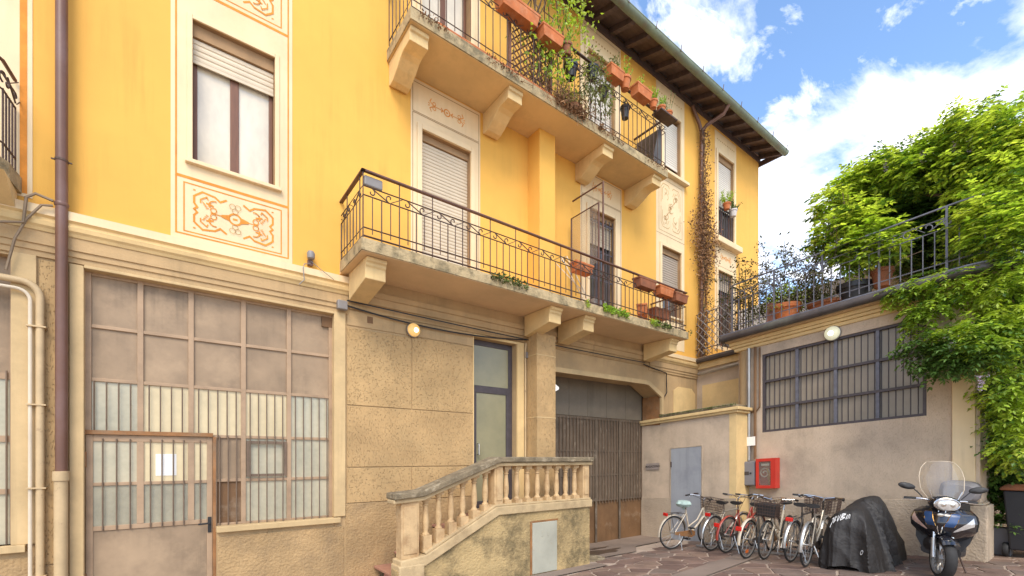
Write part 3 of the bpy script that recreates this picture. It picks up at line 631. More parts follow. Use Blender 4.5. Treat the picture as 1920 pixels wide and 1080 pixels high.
casement('window', W6, 'wood', 'glass_dark', shut_to=5.95, shut_mat='shutter', head=0.12, sill=False)
g6 = part('security_grille', MB().box(11.48, 12.21, FY + 0.02, FY + 0.035, 5.2, 5.23).box(11.48, 12.21, FY + 0.02, FY + 0.035, 6.2, 6.23), 'bar_dark', B)
for i in range(7): inst('bar', gme, g6, (11.53 + i * 0.105, FY + 0.015, 4.45), scale=(1, 1, 0.83))
casement('balcony_door', U1, 'wood', 'glass_window', sill=False, dep=0.12)
casement('balcony_door', U2, 'bar_dark', 'glass_dark', shut_to=7.36, shut_mat='shutter_white', sill=False, head=0.1)
casement('window', WT, 'wood', 'glass_window', shut_to=9.1)
# juliet rail of the far window
jr = part('window_railing', MB().box(11.49, 12.28, FY - 0.02, FY + 0.005, 8.02, 8.05).box(11.49, 12.28, FY - 0.02, FY + 0.005, 7.26, 7.28), 'bar_dark', B)
jb = mesh_of('railing_bar', MB().box(-0.008, 0.008, -0.008, 0.008, 0, 0.76), 'bar_dark')
for i in range(9): inst('bar', jb, jr, (11.53 + i * 0.09, FY - 0.008, 7.27))

# ---- string course over the ground floor
def course(x0, x1):
    prof = [(FY, 3.46), (FY - 0.03, 3.46), (FY - 0.03, 3.52), (FY - 0.05, 3.525), (FY - 0.05, 3.60), (FY - 0.02, 3.605), (FY - 0.02, 3.66), (FY - 0.07, 3.69), (FY - 0.09, 3.74), (FY - 0.05, 3.75), (FY - 0.05, 3.79), (FY, 3.79)]
    part('cornice_fascia', MB().prism([(FY - 0.0005, 3.40), (FY - 0.02, 3.40), (FY - 0.02, 3.45), (FY - 0.035, 3.455), (FY - 0.035, 3.51), (FY - 0.05, 3.515), (FY - 0.05, 3.64), (FY - 0.0005, 3.64)], 'x', x0, x1), 'stucco_flat', B)
    part('cornice_moulding', MB().prism([(FY - 0.0005, 3.641), (FY - 0.06, 3.641), (FY - 0.075, 3.67), (FY - 0.095, 3.69), (FY - 0.105, 3.73), (FY - 0.085, 3.74), (FY - 0.085, 3.765), (FY - 0.11, 3.785), (FY - 0.0005, 3.785)], 'x', x0, x1), 'corbel', B)
    part('cornice_band', MB().prism([(FY - 0.0005, 3.786), (FY - 0.095, 3.786), (FY - 0.095, 3.875), (FY - 0.0005, 3.895)], 'x', x0, x1), 'cream', B)
course(-3.2, 1.93); course(8.55, 10.62)
part('cornice_fascia', MB().prism([(FY - 0.0005, 3.48), (FY - 0.02, 3.48), (FY - 0.02, 3.58), (FY - 0.05, 3.59), (FY - 0.05, 3.68), (FY - 0.075, 3.69), (FY - 0.075, 3.76), (FY - 0.0005, 3.76)], 'x', 1.935, 8.545), 'stucco_flat', B)

part('cornice_fascia', MB().box(1.935, 8.545, FY - 0.03, FY - 0.0005, 3.762, LB - 0.001), 'stucco_flat', B)
# ---- ground floor walls (beige scratched stucco in panels)
GB = -0.65
part('ground_floor_wall', holed(MB(), -3.2, 5.50, GB, 3.62, [(-3.1, -1.145, 0.62, 3.37), (-0.70, 1.76, GB, 3.385), (3.95, 4.83, 0.60, 3.42)], FY, 0.22), 'stucco_flat', B)
part('garage_lintel', MB().prism([(5.50, 3.10), (8.42, 3.13), (8.55, 3.12), (9.03, 2.89), (9.03, GB), (10.70, GB), (10.70, 3.62), (5.50, 3.62)], 'y', FY, FY + 0.5), 'stucco_flat', B)
part('arch_moulding', MB().prism([(5.50, 3.045), (8.42, 3.075), (8.53, 3.065), (9.0, 2.835), (9.0, 2.45), (9.085, 2.45), (9.085, 2.90), (8.57, 3.155), (8.42, 3.165), (5.50, 3.135)], 'y', FY - 0.03, FY + 0.02), 'jamb', B)
part('garage_reveal', MB().box(9.005, 9.028, FY + 0.021, 6.80, 2.2, 2.87), 'rust', B)
part('garage_soffit', MB().poly([(5.5, FY + 0.01, 3.09), (8.45, FY + 0.01, 3.12), (8.45, 6.85, 3.12), (5.5, 6.85, 3.09)]), 'stucco_flat', B)
part('pier', MB().box(5.03, 5.46, 5.98, FY - 0.001, GB, 3.60), 'stucco', B)
for z_ in (2.14, 3.22): part('pier_joint', MB().box(5.026, 5.464, 5.976, FY - 0.002, z_, z_ + 0.015), 'jamb', B)
for pts in ([(9.50, 2.2), (10.40, 2.2), (10.40, 3.02), (10.25, 3.14), (9.70, 3.14), (9.50, 3.04)],):
    part('blind_niche', MB().prism(pts, 'y', FY - 0.012, FY - 0.0005), 'corbel', B)
# raised blocks of stucco between scored joints
def block(x0, x1, z0, z1, mat, t=0.014, g=0.006, y=FY):
    return part('stucco_block', MB().box(x0 + g, x1 - g, y - t, y - 0.0005, z0 + g, z1 - g), mat, B, bevel=0.006)
for x0, x1, z0, z1, mt in ((1.92, 2.87, 2.165, 3.23, 'stucco_diag'), (2.87, 3.94, 2.165, 3.25, 'stucco_diag'), (1.92, 3.94, 1.315, 2.165, 'stucco'), (1.92, 2.87, 0.825, 1.315, 'stucco_diag'), (2.87, 3.94, 0.825, 1.315, 'stucco_diag'),
                           (1.90, 3.94, GB, 0.825, 'roughcast'), (1.92, 3.94, 3.25, 3.47, 'stucco_flat'), (0.44, 1.89, GB, 0.53, 'roughcast'), (-1.02, -0.80, 0.40, 3.38, 'stucco'), (-1.02, -0.80, GB, 0.40, 'roughcast'), (-3.0, -1.03, GB, 0.50, 'roughcast')):
    block(x0, x1, z0, z1, mt)
# cream jambs of the workshop glazing
jm = MB(); jm.box(-0.80, -0.694, FY - 0.035, FY + 0.2, 0.02, 3.385); jm.box(1.752, 1.90, FY - 0.03, FY + 0.2, 0.66, 3.40); jm.box(-0.694, 1.752, FY - 0.03, FY + 0.10, 3.366, 3.398)
part('jamb', jm, 'jamb', B, bevel=0.006); part('jamb_foot', MB().box(-0.801, -0.694, FY - 0.036, FY + 0.2, GB, 0.018), 'stucco_flat', B)
part('glazing_apron', MB().box(0.434, 1.758, FY + 0.002, FY + 0.15, GB, 0.577), 'stucco_flat', B)
part('window_sill', MB().box(0.43, 1.83, FY - 0.06, FY + 0.12, 0.578, 0.648), 'jamb', B, bevel=0.008)
part('jamb', MB().box(-1.20, -1.03, FY - 0.03, FY + 0.1, 0.62, 3.40), 'jamb', B, bevel=0.006)
part('window_sill', MB().box(-3.1, -1.10, FY - 0.06, FY + 0.1, 0.55, 0.62), 'jamb', B, bevel=0.006)

# ---- workshop glazing with its door
GY = FY + 0.09
def glazing():
    xs = [-0.70, -0.255, 0.195, 0.715, 1.22, 1.76]; zs = [0.648, 1.18, 1.70, 2.262, 2.815, 3.372]
    fr = MB(); t = 0.026
    for i, x in enumerate(xs):
        z0 = 0.648 if i > 2 else 1.72
        if i == 0: x += t
        if i == 5: x -= t
        fr.box(x - t, x + t, GY - 0.02, GY + 0.03, z0, 3.372)
    fr.box(0.405, 0.445, GY - 0.02, GY + 0.03, 0.648, 1.70)
    for z in zs[2:]:
        a = [(-0.648, 1.708)]
        fr.box(-0.648, 1.708, GY - 0.014, GY + 0.026, z - 0.018 - (0.018 if z > 3.3 else 0), z + (0.018 if z < 3.3 else 0))
    fr.box(0.445, 1.708, GY - 0.014, GY + 0.026, 1.162, 1.198); fr.box(0.445, 1.708, GY - 0.014, GY + 0.026, 0.648, 0.675)
    o = part('workshop_glazing', fr, 'gate_frame', B, bevel=0.004)
    for i in range(5):
        a, b = xs[i] + t, xs[i + 1] - t
        if i == 0: a += t
        if i == 4: b -= t
        for j in (3, 4): part('metal_panel', MB().box(a, b, GY + 0.006, GY + 0.012, zs[j] + 0.018, zs[j + 1] - 0.018), 'gate_metal', o)
        part('pane', MB().box(a, b, GY + 0.008, GY + 0.014, zs[2] + 0.018, zs[3] - 0.018), 'glass_frost' if i in (0, 4) else 'glass_warm', o)
    part('metal_panel', MB().box(0.445, 0.69, GY + 0.006, GY + 0.012, 0.675, 1.162), 'rust_sheet', o); part('metal_panel', MB().box(0.445, 0.69, GY + 0.006, GY + 0.012, 1.198, 1.682), 'gate_metal', o)
    for i in (3, 4):
        a, b = xs[i] + t, xs[i + 1] - t - (t if i == 4 else 0)
        part('pane', MB().box(a, b, GY + 0.008, GY + 0.014, 0.675, 1.162), 'glass_frost', o); part('pane', MB().box(a, b, GY + 0.008, GY + 0.014, 1.198, 1.682), 'glass_frost', o)
    vf = part('hopper_vent', MB().box(0.745, 1.19, GY - 0.035, GY - 0.016, 1.22, 1.25).box(0.745, 1.19, GY - 0.035, GY - 0.016, 1.62, 1.655).box(0.745, 0.775, GY - 0.035, GY - 0.016, 1.25, 1.62).box(1.16, 1.19, GY - 0.035, GY - 0.016, 1.25, 1.62), 'bar', o)
    up = mesh_of('bar', MB().tube([(0, 0, 0), (0, 0, 0.555)], 0.0075, 5), 'bar', True); lo = mesh_of('bar', MB().tube([(0, 0, 0), (0, 0, 1.06)], 0.0075, 5), 'bar', True)
    for i in range(5):
        a, b = xs[i], xs[i + 1]; n = 4 if i < 2 else 5
        for k in range(n):
            x = a + (b - a) * (k + 0.75) / (n + 0.6)
            inst('bar', up, o, (x, GY - 0.03, 1.69))
            if i >= 3: inst('bar', lo, o, (x, GY - 0.045, 0.64))
    for k in range(3): inst('bar', lo, o, (0.47 + k * 0.085, GY - 0.03, 0.64))
    part('vent_hole', MB().box(1.62, 1.75, GY - 0.022, GY + 0.0, 3.20, 3.335), 'rust_sheet', o)
    # the door
    d = MB(); dy = GY - 0.025; a, b, c, e = -0.690, 0.400, -0.41, 1.69
    d.box(a, a + 0.055, dy, dy + 0.04, c, e); d.box(b - 0.055, b, dy, dy + 0.04, c, e); d.box(a + 0.055, b - 0.055, dy, dy + 0.04, e - 0.07, e); d.box(a + 0.055, b - 0.055, dy, dy + 0.04, 0.685, 0.735); d.box(a + 0.055, b - 0.055, dy, dy + 0.04, 1.155, 1.19)
    for x in (-0.255, 0.195): d.box(x - 0.03, x + 0.03, dy - 0.002, dy + 0.04, 0.735, e - 0.07)
    door = part('workshop_door', d, 'gate_frame', B, bevel=0.004)
    part('door_frame', MB().box(-0.699, 0.404, GY - 0.055, GY - 0.027, 1.692, 1.735).box(0.401, 0.432, GY - 0.055, GY - 0.022, -0.41, 1.691), 'rust', door)
    part('door_sheet', MB().box(a + 0.055, b - 0.055, dy + 0.012, dy + 0.02, c + 0.02, 0.685), 'gate_metal', door)
    cols = [(a + 0.055, -0.285), (-0.225, 0.165), (0.225, b - 0.055)]
    for i, (x0, x1) in enumerate(cols):
        part('pane', MB().box(x0, x1, dy + 0.018, dy + 0.024, 0.735, 1.155), 'glass_cool', door); part('pane', MB().box(x0, x1, dy + 0.018, dy + 0.024, 1.19, e - 0.07), 'glass_frost' if i == 0 else 'glass_warm', door)
    part('white_rectangle', MB().box(-0.125, 0.06, dy + 0.012, dy + 0.016, 1.25, 1.49), 'matt_white', door)  # flat white rectangle just in front of the door glass
    db = mesh_of('bar', MB().tube([(0, 0, 0), (0, 0, 0.96)], 0.0075, 5), 'bar', True)
    for x in (-0.56, -0.45, -0.34, -0.17, -0.07, 0.03, 0.125, 0.28): inst('bar', db, door, (x, dy - 0.012, 0.69))
    hp = part('lock_plate', MB().box(b - 0.048, b - 0.012, dy - 0.008, dy - 0.001, 0.58, 0.76), 'black_matt', door)
    part('handle', MB().tube([(b - 0.03, dy - 0.008, 0.69), (b - 0.03, dy - 0.05, 0.69), (b - 0.14, dy - 0.052, 0.685)], 0.010, 6), 'black_matt', door, True)
    for z in (1.35, 0.1): part('hinge', MB().lathe([(0.014, 0), (0.014, 0.16)], (a - 0.006, dy - 0.01, z), seg=8), 'rust', door, True)
glazing()
# the neighbouring workshop window at the left edge
wl = part('workshop_window', MB().box(-3.1, -1.20, GY - 0.01, GY + 0.03, 1.60, 1.66).box(-3.1, -1.20, GY - 0.01, GY + 0.03, 1.10, 1.15).box(-3.1, -1.20, GY - 0.01, GY + 0.03, 2.20, 2.26).box(-1.225, -1.20, GY - 0.012, GY + 0.03, 0.62, 3.37), 'gate_frame', B)
part('metal_panel', MB().box(-3.1, -1.226, GY + 0.006, GY + 0.012, 2.26, 3.37), 'gate_metal', wl)
for z0, z1 in ((0.62, 1.10), (1.15, 1.60), (1.66, 2.20)): part('pane', MB().box(-3.1, -1.226, GY + 0.006, GY + 0.012, z0, z1), 'glass_frost', wl)
wb = mesh_of('bar', MB().tube([(0, 0, 0), (0, 0, 1.66)], 0.008, 5), 'bar', True)
for i in range(3): inst('bar', wb, wl, (-1.245 - 0.12 * i, GY - 0.025, 0.62))

# ---- glazed entrance door
ED = part('entrance_door', MB().box(3.95, 4.03, FY + 0.12, FY + 0.17, 0.6, 3.42).box(4.75, 4.83, FY + 0.12, FY + 0.17, 0.6, 3.42).box(4.03, 4.75, FY + 0.12, FY + 0.17, 3.33, 3.42).box(4.03, 4.75, FY + 0.118, FY + 0.17, 2.54, 2.66).box(4.03, 4.75, FY + 0.12, FY + 0.17, 0.6, 0.72).box(4.03, 4.08, FY + 0.112, FY + 0.16, 0.72, 2.54).box(4.70, 4.75, FY + 0.112, FY + 0.16, 0.72, 2.54), 'bar_dark', B, bevel=0.004)
part('pane', MB().box(4.08, 4.70, FY + 0.135, FY + 0.141, 0.72, 2.54), 'glass_green', ED); part('pane', MB().box(4.03, 4.75, FY + 0.135, FY + 0.141, 2.66, 3.33), 'glass_green', ED)
part('handle', MB().tube([(4.10, FY + 0.11, 1.5), (4.10, FY + 0.06, 1.5), (4.10, FY + 0.06, 1.68), (4.10, FY + 0.11, 1.68)], 0.012, 6), 'chrome', ED, True)
part('door_jamb', MB().box(4.832, 4.98, FY - 0.03, FY + 0.2, 0.6, 3.46).box(3.93, 3.949, FY - 0.02, FY + 0.2, 0.6, 3.44).box(3.949, 4.832, FY - 0.025, FY + 0.118, 3.422, 3.46), 'corbel', B)

# ---- garage door
GDY = 6.84
gd = part('garage_door', MB().box(5.5, 9.03, GDY + 0.02, GDY + 0.06, -0.6, 3.3), 'rust_sheet', B)
px_ = [5.5, 6.25, 6.62, 7.18, 7.78, 8.42, 9.02]
for a, b in zip(px_, px_[1:]): part('metal_panel', MB().box(a + 0.004, b - 0.004, GDY - 0.002, GDY + 0.019, 2.335, 3.28), 'garage_grey', gd)
part('rail', MB().box(5.5, 9.02, GDY - 0.012, GDY + 0.018, 2.27, 2.325).box(5.5, 9.02, GDY - 0.012, GDY + 0.018, 1.58, 1.61).box(5.5, 9.02, GDY - 0.012, GDY + 0.018, 1.05, 1.08).box(5.5, 9.02, GDY - 0.012, GDY + 0.018, 0.50, 0.53), 'garage_dark', gd)
part('mesh_sheet', MB().box(5.5, 9.02, GDY + 0.006, GDY + 0.019, 0.535, 2.265), 'garage_dark', gd)
gbm = mesh_of('bar', MB().box(-0.010, 0.010, -0.02, 0.0, 0, 1.86), 'bar')
for i in range(36): inst('bar', gbm, gd, (5.56 + i * 0.0985, GDY - 0.001, 0.44), scale=(1 if i % 3 else 0.6, 1, 1))
for x in (6.25, 7.42, 8.20): part('stile', MB().box(x - 0.03, x + 0.03, GDY - 0.026, GDY - 0.012, -0.5, 2.3), 'garage_dark', gd)
part('threshold', MB().box(5.5, 9.04, 6.62, GDY + 0.01, -0.60, -0.405), 'concrete', B)

# ---- balconies
def scroll_mesh(mat, h=0.115, p=0.40):
    s1 = spiral((0.085, -h * 0.50), 0.010, h * 0.47, R(-200), R(80), 22); s2 = spiral((p - 0.085, -h * 0.50), h * 0.47, 0.010, R(260), R(-20), 22)
    path = [(x, 0, z) for x, z in s1] + [(x, 0, z) for x, z in s2]
    mb = MB().tube(path, 0.008, 5)
    mb.tube([(p - 0.06, 0, -h + 0.012), (p + 0.02, 0, -h * 0.45), (p + 0.085, 0, -0.012)], 0.005, 5)
    return mesh_of('scroll', mb, mat, True)
def railing(parent, x0, x1, yf, yw, zb, zt_, mat, hand_mat, step=0.115, left=True, right=True, r2=0.17, r3=0.28, rlow=0.155, name='railing'):
    path = ([(x0, yw, zt_)] if left else []) + [(x0, yf, zt_), (x1, yf, zt_)] + ([(x1, yw, zt_)] if right else [])
    mb = MB()
    for a, b in zip(path, path[1:]):
        A, Bv = Vector(a), Vector(b); d = (Bv - A).normalized(); s = d.cross(Vector((0, 0, 1))) * 0.024
        q = len(mb.v); e = d * 0.024
        mb.v += [tuple(p) for p in (A - e - s, A - e + s, Bv + e + s, Bv + e - s)] + [tuple(Vector(p) + Vector((0, 0, 0.022))) for p in (A - e - s, A - e + s, Bv + e + s, Bv + e - s)]
        mb.f += [(q, q + 3, q + 2, q + 1), (q + 4, q + 5, q + 6, q + 7), (q, q + 1, q + 5, q + 4), (q + 1, q + 2, q + 6, q + 5), (q + 2, q + 3, q + 7, q + 6), (q + 3, q, q + 4, q + 7)]
    o = part(name, mb, hand_mat, parent, bevel=0.004)
    rails = MB()
    for dz in (zt_ - r2, zt_ - r3, zb + rlow, zb + 0.055):
        rails.tube([(p[0], p[1], dz) for p in path], 0.009 if dz > zb + 0.1 else 0.012, 4)
    part('rail', rails, mat, o)
    hb = mesh_of('post_bar', MB().tube([(0, 0, zb - 0.02), (0, 0, zt_ - r3 + 0.005)], 0.0085, 5), mat, True)
    sb = mesh_of('short_bar', MB().tube([(0, 0, zb + rlow - 0.06), (0, 0, zt_ - r3 + 0.005)], 0.0065, 5), mat, True)
    tb = mesh_of('top_bar', MB().tube([(0, 0, zt_ - r3), (0, 0, zt_)], 0.0075, 5), mat, True)
    def run(a, b, axis):
        n = max(2, round(abs(b - a) / step))
        for i in range(n + 1):
            t = a + (b - a) * i / n; loc = (t, yf, 0) if axis == 'x' else (b_x, t, 0)
            inst('bar', hb if i % 2 == 0 else sb, o, loc)
            if i % 4 == 0: inst('bar', tb, o, loc)
    run(x0, x1, 'x')
    for side, ok in ((x0, left), (x1, right)):
        if ok: b_x = side; run(yf + step, yw, 'y')
    sm = scroll_mesh(mat, r3 - r2); n = max(1, round((x1 - x0) / 0.46)); p = (x1 - x0) / n
    for i in range(n): inst('scroll', sm, o, (x0 + i * p + 0.02, yf, zt_ - r2), scale=(p / 0.46, 1, 1))
    for side, ok in ((x0, left), (x1, right)):
        if ok:
            for k in range(2): inst('scroll', sm, o, (side, yf + 0.02 + k * 0.42, zt_ - r2), rz=R(90))
    return o
LY = 5.40; LX0, LX1 = 1.83, 8.66
lb = part('lower_balcony', MB().box(LX0, LX1, LY + 0.008, FY - 0.001, LB, LT), 'soffit_grey', B)
part('slab_edge', MB().box(LX0 - 0.012, LX1 + 0.012, LY - 0.01, LY + 0.007, LB + 0.008, LT + 0.012).box(LX0 - 0.012, LX0 - 0.001, LY + 0.007, FY - 0.06, LB + 0.008, LT + 0.012).box(LX1 + 0.001, LX1 + 0.012, LY + 0.007, FY - 0.06, LB + 0.008, LT + 0.012), 'slab_edge', lb)
def corbel_low(x):
    y0 = LY + 0.10
    pr = [(FY - 0.1, 3.915), (FY - 0.1, 3.56), (y0 + 0.05, 3.66), (y0 + 0.05, 3.80), (y0 + 0.03, 3.82), (y0 + 0.03, 3.85), (y0, 3.87), (y0, 3.915)]
    return part('corbel', MB().prism(pr, 'x', x, x + 0.26), 'corbel', lb, bevel=0.008)
for x in (1.92, 4.93, 5.72, 8.24): corbel_low(x)
rl = railing(lb, LX0 + 0.02, LX1 - 0.02, LY + 0.03, FY - 0.01, LT, 4.885, 'iron', 'rail_brown')
part('junction_box', MB().box(1.87, 2.10, LY + 0.04, LY + 0.10, 4.74, 4.86), 'grey_plastic', lb, bevel=0.015)
def moss_line(x0, x1, y, z, n, size, mat='moss_plant'):
    mb = MB()
    for i in range(n):
        x = x0 + (x1 - x0) * random.random()
        if math.sin(x * 5.1) + math.sin(x * 13.7) * 0.6 < -0.1: continue
        p = Vector((x, y + random.uniform(-0.03, 0.02), z + random.uniform(-0.06, 0.05))); leaf(mb, p, Vector((random.uniform(-1, 1), -0.8, random.uniform(-0.8, 1))), rv(1), size * random.uniform(.5, 1.4), size * 0.6)
    return mb
part('moss_tufts', moss_line(3.1, 4.6, LY - 0.012, LT, 420, 0.05), 'moss_plant', lb, kind='stuff')
part('ivy_tufts', moss_line(5.6, 7.6, LY - 0.012, LT, 620, 0.055), 'leaf', lb, kind='stuff')
part('ivy_tufts', moss_line(7.5, 8.7, LY - 0.012, LT, 320, 0.05, ), 'moss_plant', lb, kind='stuff')

UY = 5.50; UX0, UX1 = 2.50, 8.08
ub = part('upper_balcony', MB().box(UX0, UX1, UY + 0.008, FY - 0.001, UB, UT), 'soffit', B)
part('slab_edge', MB().box(UX0 - 0.012, UX1 + 0.012, UY - 0.01, UY + 0.007, UB + 0.008, UT + 0.01).box(UX0 - 0.012, UX0 - 0.001, UY + 0.007, FY - 0.002, UB + 0.008, UT + 0.01).box(UX1 + 0.001, UX1 + 0.012, UY + 0.007, FY - 0.002, UB + 0.008, UT + 0.01), 'slab_edge', ub)
def corbel_up(x, w=0.27):
    y0 = UY + 0.06
    pr = [(FY - 0.0005, UB - 0.002), (FY - 0.0005, 6.80), (FY - 0.05, 6.78), (FY - 0.14, 6.79), (FY - 0.30, 6.86), (FY - 0.42, 6.93), (FY - 0.50, 6.955), (y0 + 0.03, 6.95), (y0 + 0.03, 7.06), (y0, 7.075), (y0, UB - 0.002)]
    c = part('corbel', MB().prism(pr, 'x', x, x + w), 'corbel', ub, bevel=0.008)
    part('corbel_flutes', MB().box(x + 0.05, x + 0.075, FY - 0.47, FY - 0.12, 6.80, 6.90).box(x + 0.12, x + 0.145, FY - 0.47, FY - 0.12, 6.80, 6.90).box(x + 0.19, x + 0.215, FY - 0.47, FY - 0.12, 6.80, 6.90).xf(Matrix.Identity(4)), 'corbel', ub) if False else None
for x in (2.52, 4.13, 6.26, 7.72): corbel_up(x)
ru = railing(ub, UX0 + 0.02, UX1 - 0.02, UY + 0.03, FY - 0.01, UT, 8.34, 'iron', 'iron', step=0.13)
part('floor_strip', MB().box(2.9, 5.2, UY + 0.02, UY + 0.10, UT + 0.001, UT + 0.07), 'terracotta', ub)
part('dry_growth', moss_line(4.6, 6.1, UY - 0.015, UT, 500, 0.06), 'leaf_dry', ub, kind='stuff')
part('dry_growth', moss_line(2.6, 8.0, UY - 0.015, UT - 0.02, 900, 0.035), 'leaf_dry', ub, kind='stuff')
# lattice screen and its post on the upper balcony
lt = MB()
for i in range(-6, 13):
    for s in (1, -1):
        x = 4.2 + i * 0.11; a, b = (x, 7.34), (x + s * 1.0, 8.34)
        lo, hi = 4.2, 5.0
        pts = [(a[0] + (b[0] - a[0]) * k / 20, a[1] + (b[1] - a[1]) * k / 20) for k in range(21)]; pts = [p for p in pts if lo <= p[0] <= hi]
        if len(pts) > 1: lt.tube([(pts[0][0], 5.62 + 0.01 * s, pts[0][1]), (pts[-1][0], 5.62 + 0.01 * s, pts[-1][1])], 0.011, 4)
lat = part('wooden_lattice', lt, 'wood', ub); part('lattice_frame', MB().box(4.16, 4.2, 5.60, 5.65, 7.29, 8.4).box(5.0, 5.04, 5.60, 5.65, 7.29, 8.4).box(4.2, 5.0, 5.60, 5.65, 8.34, 8.4), 'wood', ub)
part('side_screen', MB().poly([(7.72, 5.60, 7.32), (8.02, 5.60, 7.32), (8.02, 5.60, 8.2), (7.95, 5.60, 8.2)]).poly([(8.025, 5.62, 7.32), (8.025, 6.2, 7.32), (8.025, 6.2, 8.2), (8.025, 5.62, 8.2)]), 'gutter_dark', ub)

# the neighbouring balcony cut by the left edge of the view
nb = part('side_balcony', MB().prism([(-1.13, FY - 0.001), (-1.16, 6.02), (-1.35, 5.72), (-3.0, 5.55), (-3.0, FY - 0.001)], 'z', 3.97, 4.12), 'slab_edge', B)
part('side_balcony_bracket', MB().prism([(FY - 0.02, 3.97), (FY - 0.02, 3.80), (FY - 0.10, 3.80), (FY - 0.45, 3.97)], 'x', -1.5, -1.16), 'corbel', nb)
pth = [(-1.17, FY - 0.03), (-1.20, 6.02), (-1.38, 5.74), (-3.0, 5.58)]
rr_ = MB().tube([(x, y, 5.02) for x, y in pth], 0.016, 6)
nr = part('railing', rr_, 'rail_brown', nb, True)
q = MB()
for z in (4.90, 4.76, 4.28): q.tube([(x, y, z) for x, y in pth], 0.009, 5)
part('rail', q, 'iron', nr)
bm_ = mesh_of('bar', MB().tube([(0, 0, 4.1), (0, 0, 4.77)], 0.008, 5), 'iron', True)
for k in range(12):
    t = k / 11 * 0.7
    p = Vector(pth[0]).lerp(Vector(pth[1]), min(1, k / 4)) if k <= 4 else Vector(pth[1]).lerp(Vector(pth[2]), (k - 4) / 4) if k <= 8 else Vector(pth[2]).lerp(Vector(pth[3]), (k - 8) / 12)
    inst('bar', bm_, nr, (p.x, p.y, 0))
sm_ = scroll_mesh('iron', 0.13); inst('scroll', sm_, nr, (-1.18, 5.95, 4.89), rz=R(84), scale=(0.8, 1, 1)); inst('scroll', sm_, nr, (-1.30, 5.70, 4.89), rz=R(60), scale=(0.8, 1, 1))

# ---- eaves
EY = 5.62
roof = part('roof', MB().prism([(EY - 0.02, 10.065), (EY - 0.02, 10.10), (9.0, 11.35), (12.0, 10.1), (12.0, 10.05), (9.0, 11.3), (FY, 10.29)], 'x', -3.2, 13.85), 'tile', B)
part('eaves_board', MB().poly([(-3.2, EY, 10.03), (13.83, EY, 10.03), (13.83, FY, 10.27), (-3.2, FY, 10.27)]), 'roof_wood', roof)
part('wall_plate', MB().box(-3.2, 13.80, FY - 0.035, FY - 0.001, 10.06, 10.20), 'roof_wood', roof)
raf = mesh_of('rafter', MB().prism([(EY + 0.04, 10.035), (EY + 0.04, 9.985), (EY + 0.10, 9.955), (FY - 0.036, 10.14), (FY - 0.036, 10.262)], 'x', -0.05, 0.05), 'roof_wood')
for i in range(31): inst('rafter', raf, roof, (-1.2 + i * 0.497, 0, 0))
part('fascia', MB().box(13.805, 13.85, EY, FY + 0.2, 9.98, 10.12), 'roof_wood', roof)
gp = [(EY - 0.01 + 0.085 * math.cos(a), 10.03 + 0.085 * math.sin(a)) for a in [R(180 + k * 18) for k in range(11)]]
gp2 = [(EY - 0.01 + 0.076 * math.cos(a), 10.03 + 0.076 * math.sin(a)) for a in [R(360 - k * 18) for k in range(11)]]
gut = part('gutter', MB().prism(gp + gp2, 'x', -3.2, 13.86), 'copper', roof, True)
gut_lip = part('gutter_lip', MB().tube([(-3.2, EY - 0.09, 10.035), (13.86, EY - 0.09, 10.035)], 0.012, 6), 'copper', roof, True)
gh = mesh_of('gutter_hook', MB().tube([(0, EY - 0.105, 10.0), (0, EY - 0.108, 10.06), (0, EY - 0.12, 10.13)], 0.009, 4), 'iron')
for i in range(9): inst('gutter_hook', gh, roof, (6.9 + i * 0.85, 0, 0))

# ================================================================== RAINWATER PIPES AND CONDUITS
dp = empty('brown_drainpipe', (-0.845, FY - 0.10, -0.4), 'tall brown metal drainpipe between the yellow wall bays at left', 'drainpipe')
part('pipe', MB().tube([(-0.845, FY - 0.10, 1.30), (-0.845, FY - 0.10, 10.0)], 0.047, 14), 'brown_pipe', dp, True)
part('clamp', MB().lathe([(0.052, 4.34), (0.052, 4.36)], (-0.845, FY - 0.10, 0), seg=14).box(-0.92, -0.77, FY - 0.105, FY - 0.09, 4.345, 4.355), 'iron', dp)
part('collar', MB().lathe([(0.050, 2.90), (0.055, 2.91), (0.055, 2.93), (0.05, 2.94)], (-0.845, FY - 0.10, 1.0), seg=14), 'brown_pipe', dp, True)
part('cast_foot', MB().lathe([(0.052, -0.40), (0.052, 1.22), (0.062, 1.225), (0.062, 1.315), (0.05, 1.318)], (-0.85, FY - 0.10, 0), seg=16), 'cream_pipe', dp, True)
cp = empty('cream_conduit_pair', (-1.0, FY - 0.06, -0.4), 'pair of cream painted pipes bending over at the left edge', 'pipe')
def bend(x, r, z, rad): return [(x, FY - 0.06, GB + 0.2), (x, FY - 0.06, z - rad)] + [(x - rad + rad * math.cos(a), FY - 0.06, z - rad + rad * math.sin(a)) for a in [R(15 * k) for k in range(1, 7)]] + [(-3.0, FY - 0.06, z + 0.04)]
part('pipe', MB().tube(bend(-1.0, 0, 3.13, 0.14), 0.032, 10), 'cream_pipe', cp, True)
part('thin_pipe', MB().tube([(x, y - 0.01, z) for x, y, z in bend(-1.065, 0, 3.05, 0.10)], 0.015, 8), 'white_pipe', cp, True)
for z in (2.7, 1.95, 1.15, 0.3): part('clamp', MB().box(-1.09, -0.955, FY - 0.098, FY - 0.0145, z, z + 0.014), 'cream_pipe', cp)
cab = empty('cable_bundle', (-1.0, FY - 0.12, 3.7), 'loose brown cables looping behind the brown drainpipe over the cornice', 'cable')
part('cable', MB().tube([(-3, FY - 0.13, 3.62), (-1.3, FY - 0.14, 3.60), (-1.10, FY - 0.13, 3.66), (-1.08, FY - 0.13, 3.90), (-1.02, FY - 0.12, 3.96), (-0.9, FY - 0.12, 3.93)], 0.014, 6), 'cable', cab, True)
